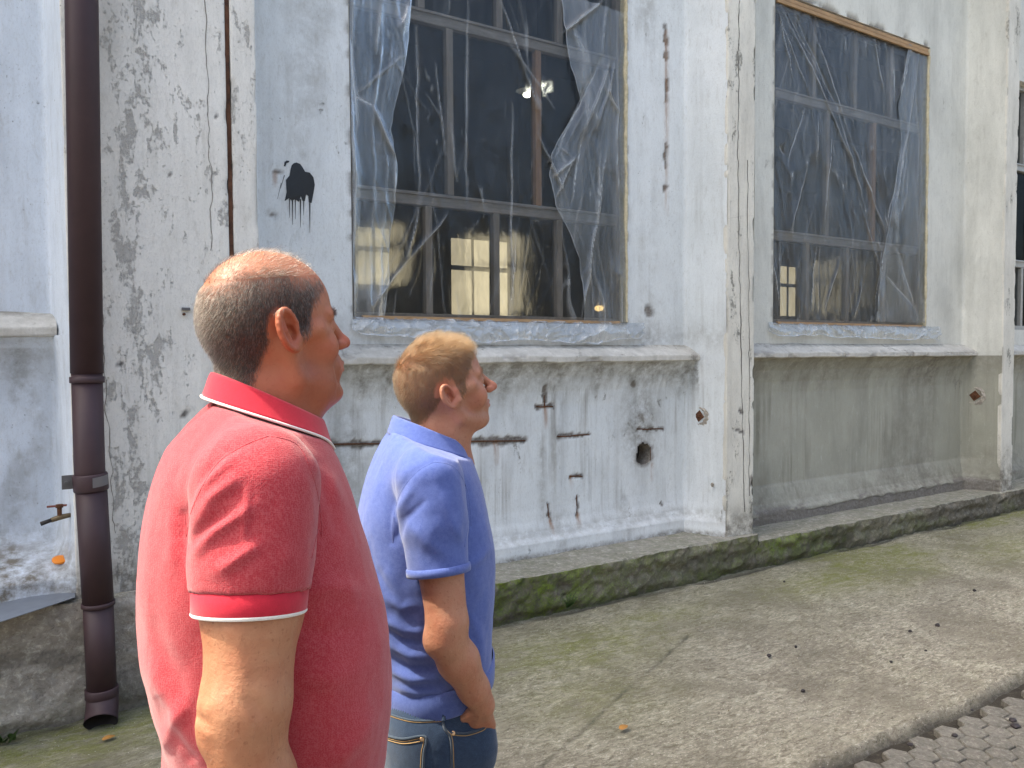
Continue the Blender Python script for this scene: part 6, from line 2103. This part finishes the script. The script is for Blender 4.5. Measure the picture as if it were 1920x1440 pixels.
    for s in (-1, 1):
        sh = np.array((SH2[0], s * SH2[1], SH2[2])); el = np.array((EL2[0], s * EL2[1], EL2[2])); nn_ = (el - sh) / np.linalg.norm(el - sh); c_ = sh + (el - sh) * .585
        lo_, hi_ = ((-.25, -.36, .9), (.09, -.12, 1.36)) if s < 0 else ((-.25, .12, .9), (.09, .36, 1.36))
        sl_ = Fs._sl(lo_, hi_, 0); X, Y, Z = Fs.P(sl_)
        d_pl = (X - c_[0]) * nn_[0] + (Y - c_[1]) * nn_[1] + (Z - c_[2]) * nn_[2]
        z_ = Z[0, 0]; o_ = np.argsort(zz2)
        zi, xbi, xfi, hwi = [np.array(q)[o_] for q in (zz2, xb2, xf2, hw2)]
        cx = ((pchip(zi, xbi, z_) + pchip(zi, xfi, z_)) / 2)[None, None]; a2 = ((pchip(zi, xfi, z_) - pchip(zi, xbi, z_)) / 2)[None, None]; b2 = pchip(zi, hwi, z_)[None, None]
        tor = ((np.abs((X - cx) / a2) ** 2.3 + np.abs(Y / b2) ** 2.3) ** (1 / 2.3) - 1) * np.minimum(a2, b2) * .9
        Fs.f[sl_] = np.minimum(np.maximum(Fs.f[sl_], d_pl), np.maximum(Fs.f[sl_], tor))
    Fs.cut_plane((0, 0, .892), (.15, 0, -1))
    Fs.cut_plane((-.08, 0, 1.478), (.34, 0, .94))
    Fs.cut_ell((.0, 0, 1.49), (.066, .060, .05), .006)
    sv, sf = Fs.mesh()
    z1 = lambda L: [(200 + a * .4167, 420 + b * .4167) for a, b in L]
    z2 = lambda L: [(200 + a * .4167, 940 + b * .4167) for a, b in L]
    bs = dense(z1([(1470, 1065), (1390, 1110), (1320, 1200), (1285, 1320), (1283, 1430)]) + z2([(1290, 60)]))
    fs_ = dense(z1([(1470, 1065), (1560, 1090), (1620, 1200), (1635, 1350)]) + z2([(1630, 60), (1605, 200)]))
    yk = dense(z1([(1470, 1065), (1440, 1010), (1405, 965)]), 10)
    S = [(bs, -.0018, 7), (fs_, -.0016, 7), (z1([(1380, 1180), (1310, 1290), (1290, 1400)]), .004, 9), (z1([(1440, 1240), (1340, 1330), (1300, 1430)]), -.003, 7), (z1([(1500, 1200), (1560, 1350), (1600, 1430)]), .003, 10),
         (z2([(1170, 130), (1200, 300), (1290, 420)]), -.003, 10), (z2([(1240, 420), (1330, 480), (1400, 470)]), .004, 10), (z2([(1240, 520), (1340, 580), (1430, 590)]), .005, 9), (z2([(1250, 570), (1330, 625), (1430, 640)]), -.004, 7),
         (z2([(1255, 640), (1360, 690), (1460, 700)]), .005, 9), (z2([(1260, 700), (1360, 750), (1480, 745)]), -.004, 8), (z2([(1270, 760), (1380, 800), (1510, 790)]), .006, 9), (z2([(1290, 830), (1400, 860), (1530, 850)]), .004, 8),
         (z2([(1330, 460), (1290, 380), (1260, 300)]), .003, 10), (z2([(1640, 500), (1680, 620), (1690, 720)]), .003, 9), (z2([(1620, 300), (1680, 260), (1730, 200)]), .003, 10), (z2([(1350, 90), (1440, 190), (1560, 250)]), .002, 12)]
    sv = m2.folds(sv, sf, S)
    n = vert_normals(sv, sf)
    sv = sv + n * (.0030 * fbm(sv[:, 0] * 16, sv[:, 1] * 16, sv[:, 2] * 11, oct=3, seed=73))[:, None]
    shirt = mesh_obj('polo_shirt', sv, sf, M['blue_knit'], root, True)
    B = bvh_of(sv, sf)
    for L, r in ((bs, .0009), (fs_, .0009), (yk, .0009)):
        q = m2.cast(B, [(a + 2, b + 2) for a, b in L], -.0003)
        if len(q) > 3: MB().tube(q, r, 6).build('seam', M['blue_knit'], shirt, True)

    def band(c0, c1, rx, ry, name, tilt=0.0, n_=120, axis=None, cxs=(0, 0)):
        """ribbed band with real ribs"""
        V_ = []; uv = []
        rowsb = [(0, -.001), (.06, .002), (.5, .0026), (.94, .0018), (1, -.0005), (1, -.006)]
        c0, c1 = np.array(c0, float), np.array(c1, float); ax2 = (c1 - c0) / np.linalg.norm(c1 - c0)
        u_ = np.array([1., 0, 0]) - ax2 * ax2[0]; u_ /= np.linalg.norm(u_); w_ = np.cross(ax2, u_)
        for t_, dr in rowsb:
            for k in range(n_):
                a = 2 * math.pi * k / n_
                rib = .0008 * (1 if k % 2 else -1) * (0 if dr < 0 else 1)
                p_ = c0 + (c1 - c0) * t_ + u_ * (rx + dr + rib) * math.cos(a) + w_ * (ry + dr + rib) * math.sin(a)
                p_[2] += tilt * (p_[0] - c0[0])
                V_.append(p_)
        F2 = [(i * n_ + k, i * n_ + (k + 1) % n_, (i + 1) * n_ + (k + 1) % n_, (i + 1) * n_ + k) for i in range(len(rowsb) - 1) for k in range(n_)]
        return mesh_obj(name, V_, F2, M['blue_knit'], shirt, True)
    for s in (-1, 1):
        sh = np.array((SH2[0], s * SH2[1], SH2[2])); el = np.array((EL2[0], s * EL2[1], EL2[2]))
        band(sh + (el - sh) * .545, sh + (el - sh) * .60, .0625, .0625, 'cuff', n_=110)
    band((.0125, 0, .948), (.0115, 0, .889), .1335, .1845, 'hem_band', .15, 300)
    collar('collar', shirt, M['blue_knit'], .004, .078, .071, 1.514, 1.448, .038, .038, .016, .28, .012)
    MB().box((0, -.015, -.12), (.005, .015, 0), .002).build('placket', M['blue_knit'], shirt)
    pk = shirt.children[-1]; pk.location = (.083, 0, 1.450); pk.rotation_euler = (0, R(-22), 0)

    # ---------------- jeans
    def pocket_bulge(Fj):
        Fj.ell((.080, -.148, .805), (.048, .040, .080), .03)
    jo, jv, jf = trousers(root, 1, [(.925, -.105, .130, .168), (.90, -.108, .130, .171), (.86, -.115, .132, .176), (.80, -.122, .128, .178), (.74, -.118, .120, .174)], M['denim'], 'jeans', pocket_bulge, .0055)
    J = bvh_of(jv, jf)

    def stitch(pts, name='stitching', r=.0010, mat='thread', off=.0006, n_=40, parent=None):
        q = m2.cast(J, dense(pts, n_), off)
        if len(q) > 3: return MB().tube(q, r, 6).build(name, M[mat], parent or jo, True)

    z2f = lambda L: z2(L)
    stitch(z2f([(1245, 948), (1370, 985), (1505, 985)]), 'waist_seam', .0022, 'denim_seam')
    stitch(z2f([(1245, 955), (1370, 992), (1505, 990)]))
    stitch(z2f([(1505, 955), (1520, 1020), (1545, 1060), (1552, 1130), (1550, 1199)]), 'side_seam', .0026, 'denim_seam')
    stitch(z2f([(1530, 1030), (1555, 1070), (1562, 1199)]))
    pk_ = stitch(z2f([(1235, 1045), (1330, 1068), (1432, 1058), (1428, 1130), (1424, 1199)]), 'back_pocket', .0026, 'denim_seam', .001, 60)
    stitch(z2f([(1235, 1056), (1330, 1080), (1420, 1070), (1416, 1130), (1412, 1199)]), parent=pk_)
    stitch(z2f([(1240, 1066), (1330, 1090), (1412, 1080)]), parent=pk_)
    fk_ = stitch(z2f([(1548, 1040), (1620, 1043), (1690, 1020), (1716, 995)]), 'front_pocket', .0028, 'denim_seam', .001)
    if fk_: stitch(z2f([(1552, 1050), (1620, 1054), (1690, 1032), (1714, 1010)]), parent=fk_)
    for nm, pt in (('rivet', (1557, 1043)), ('rivet', (1420, 1068))):
        q = m2.cast(J, z2f([pt]), .002)
        if q:
            dv = rotz((CAM - m2.world(q[0])[0])[None], -m2.yaw)[0]; dv /= np.linalg.norm(dv)
            MB().tube([q[0] - dv * .003, q[0] + dv * .0012, q[0] + dv * .002], [.0048, .0048, .003], 12).build(nm, M['copper'], jo)
    bl = m2.cast(J, z2f([(1512, 940), (1516, 985)]), .004)
    if len(bl) == 2: MB().tube(bl, .005, 8).build('belt_loop', M['denim'], jo)
    shoes(root, .106)


man2()
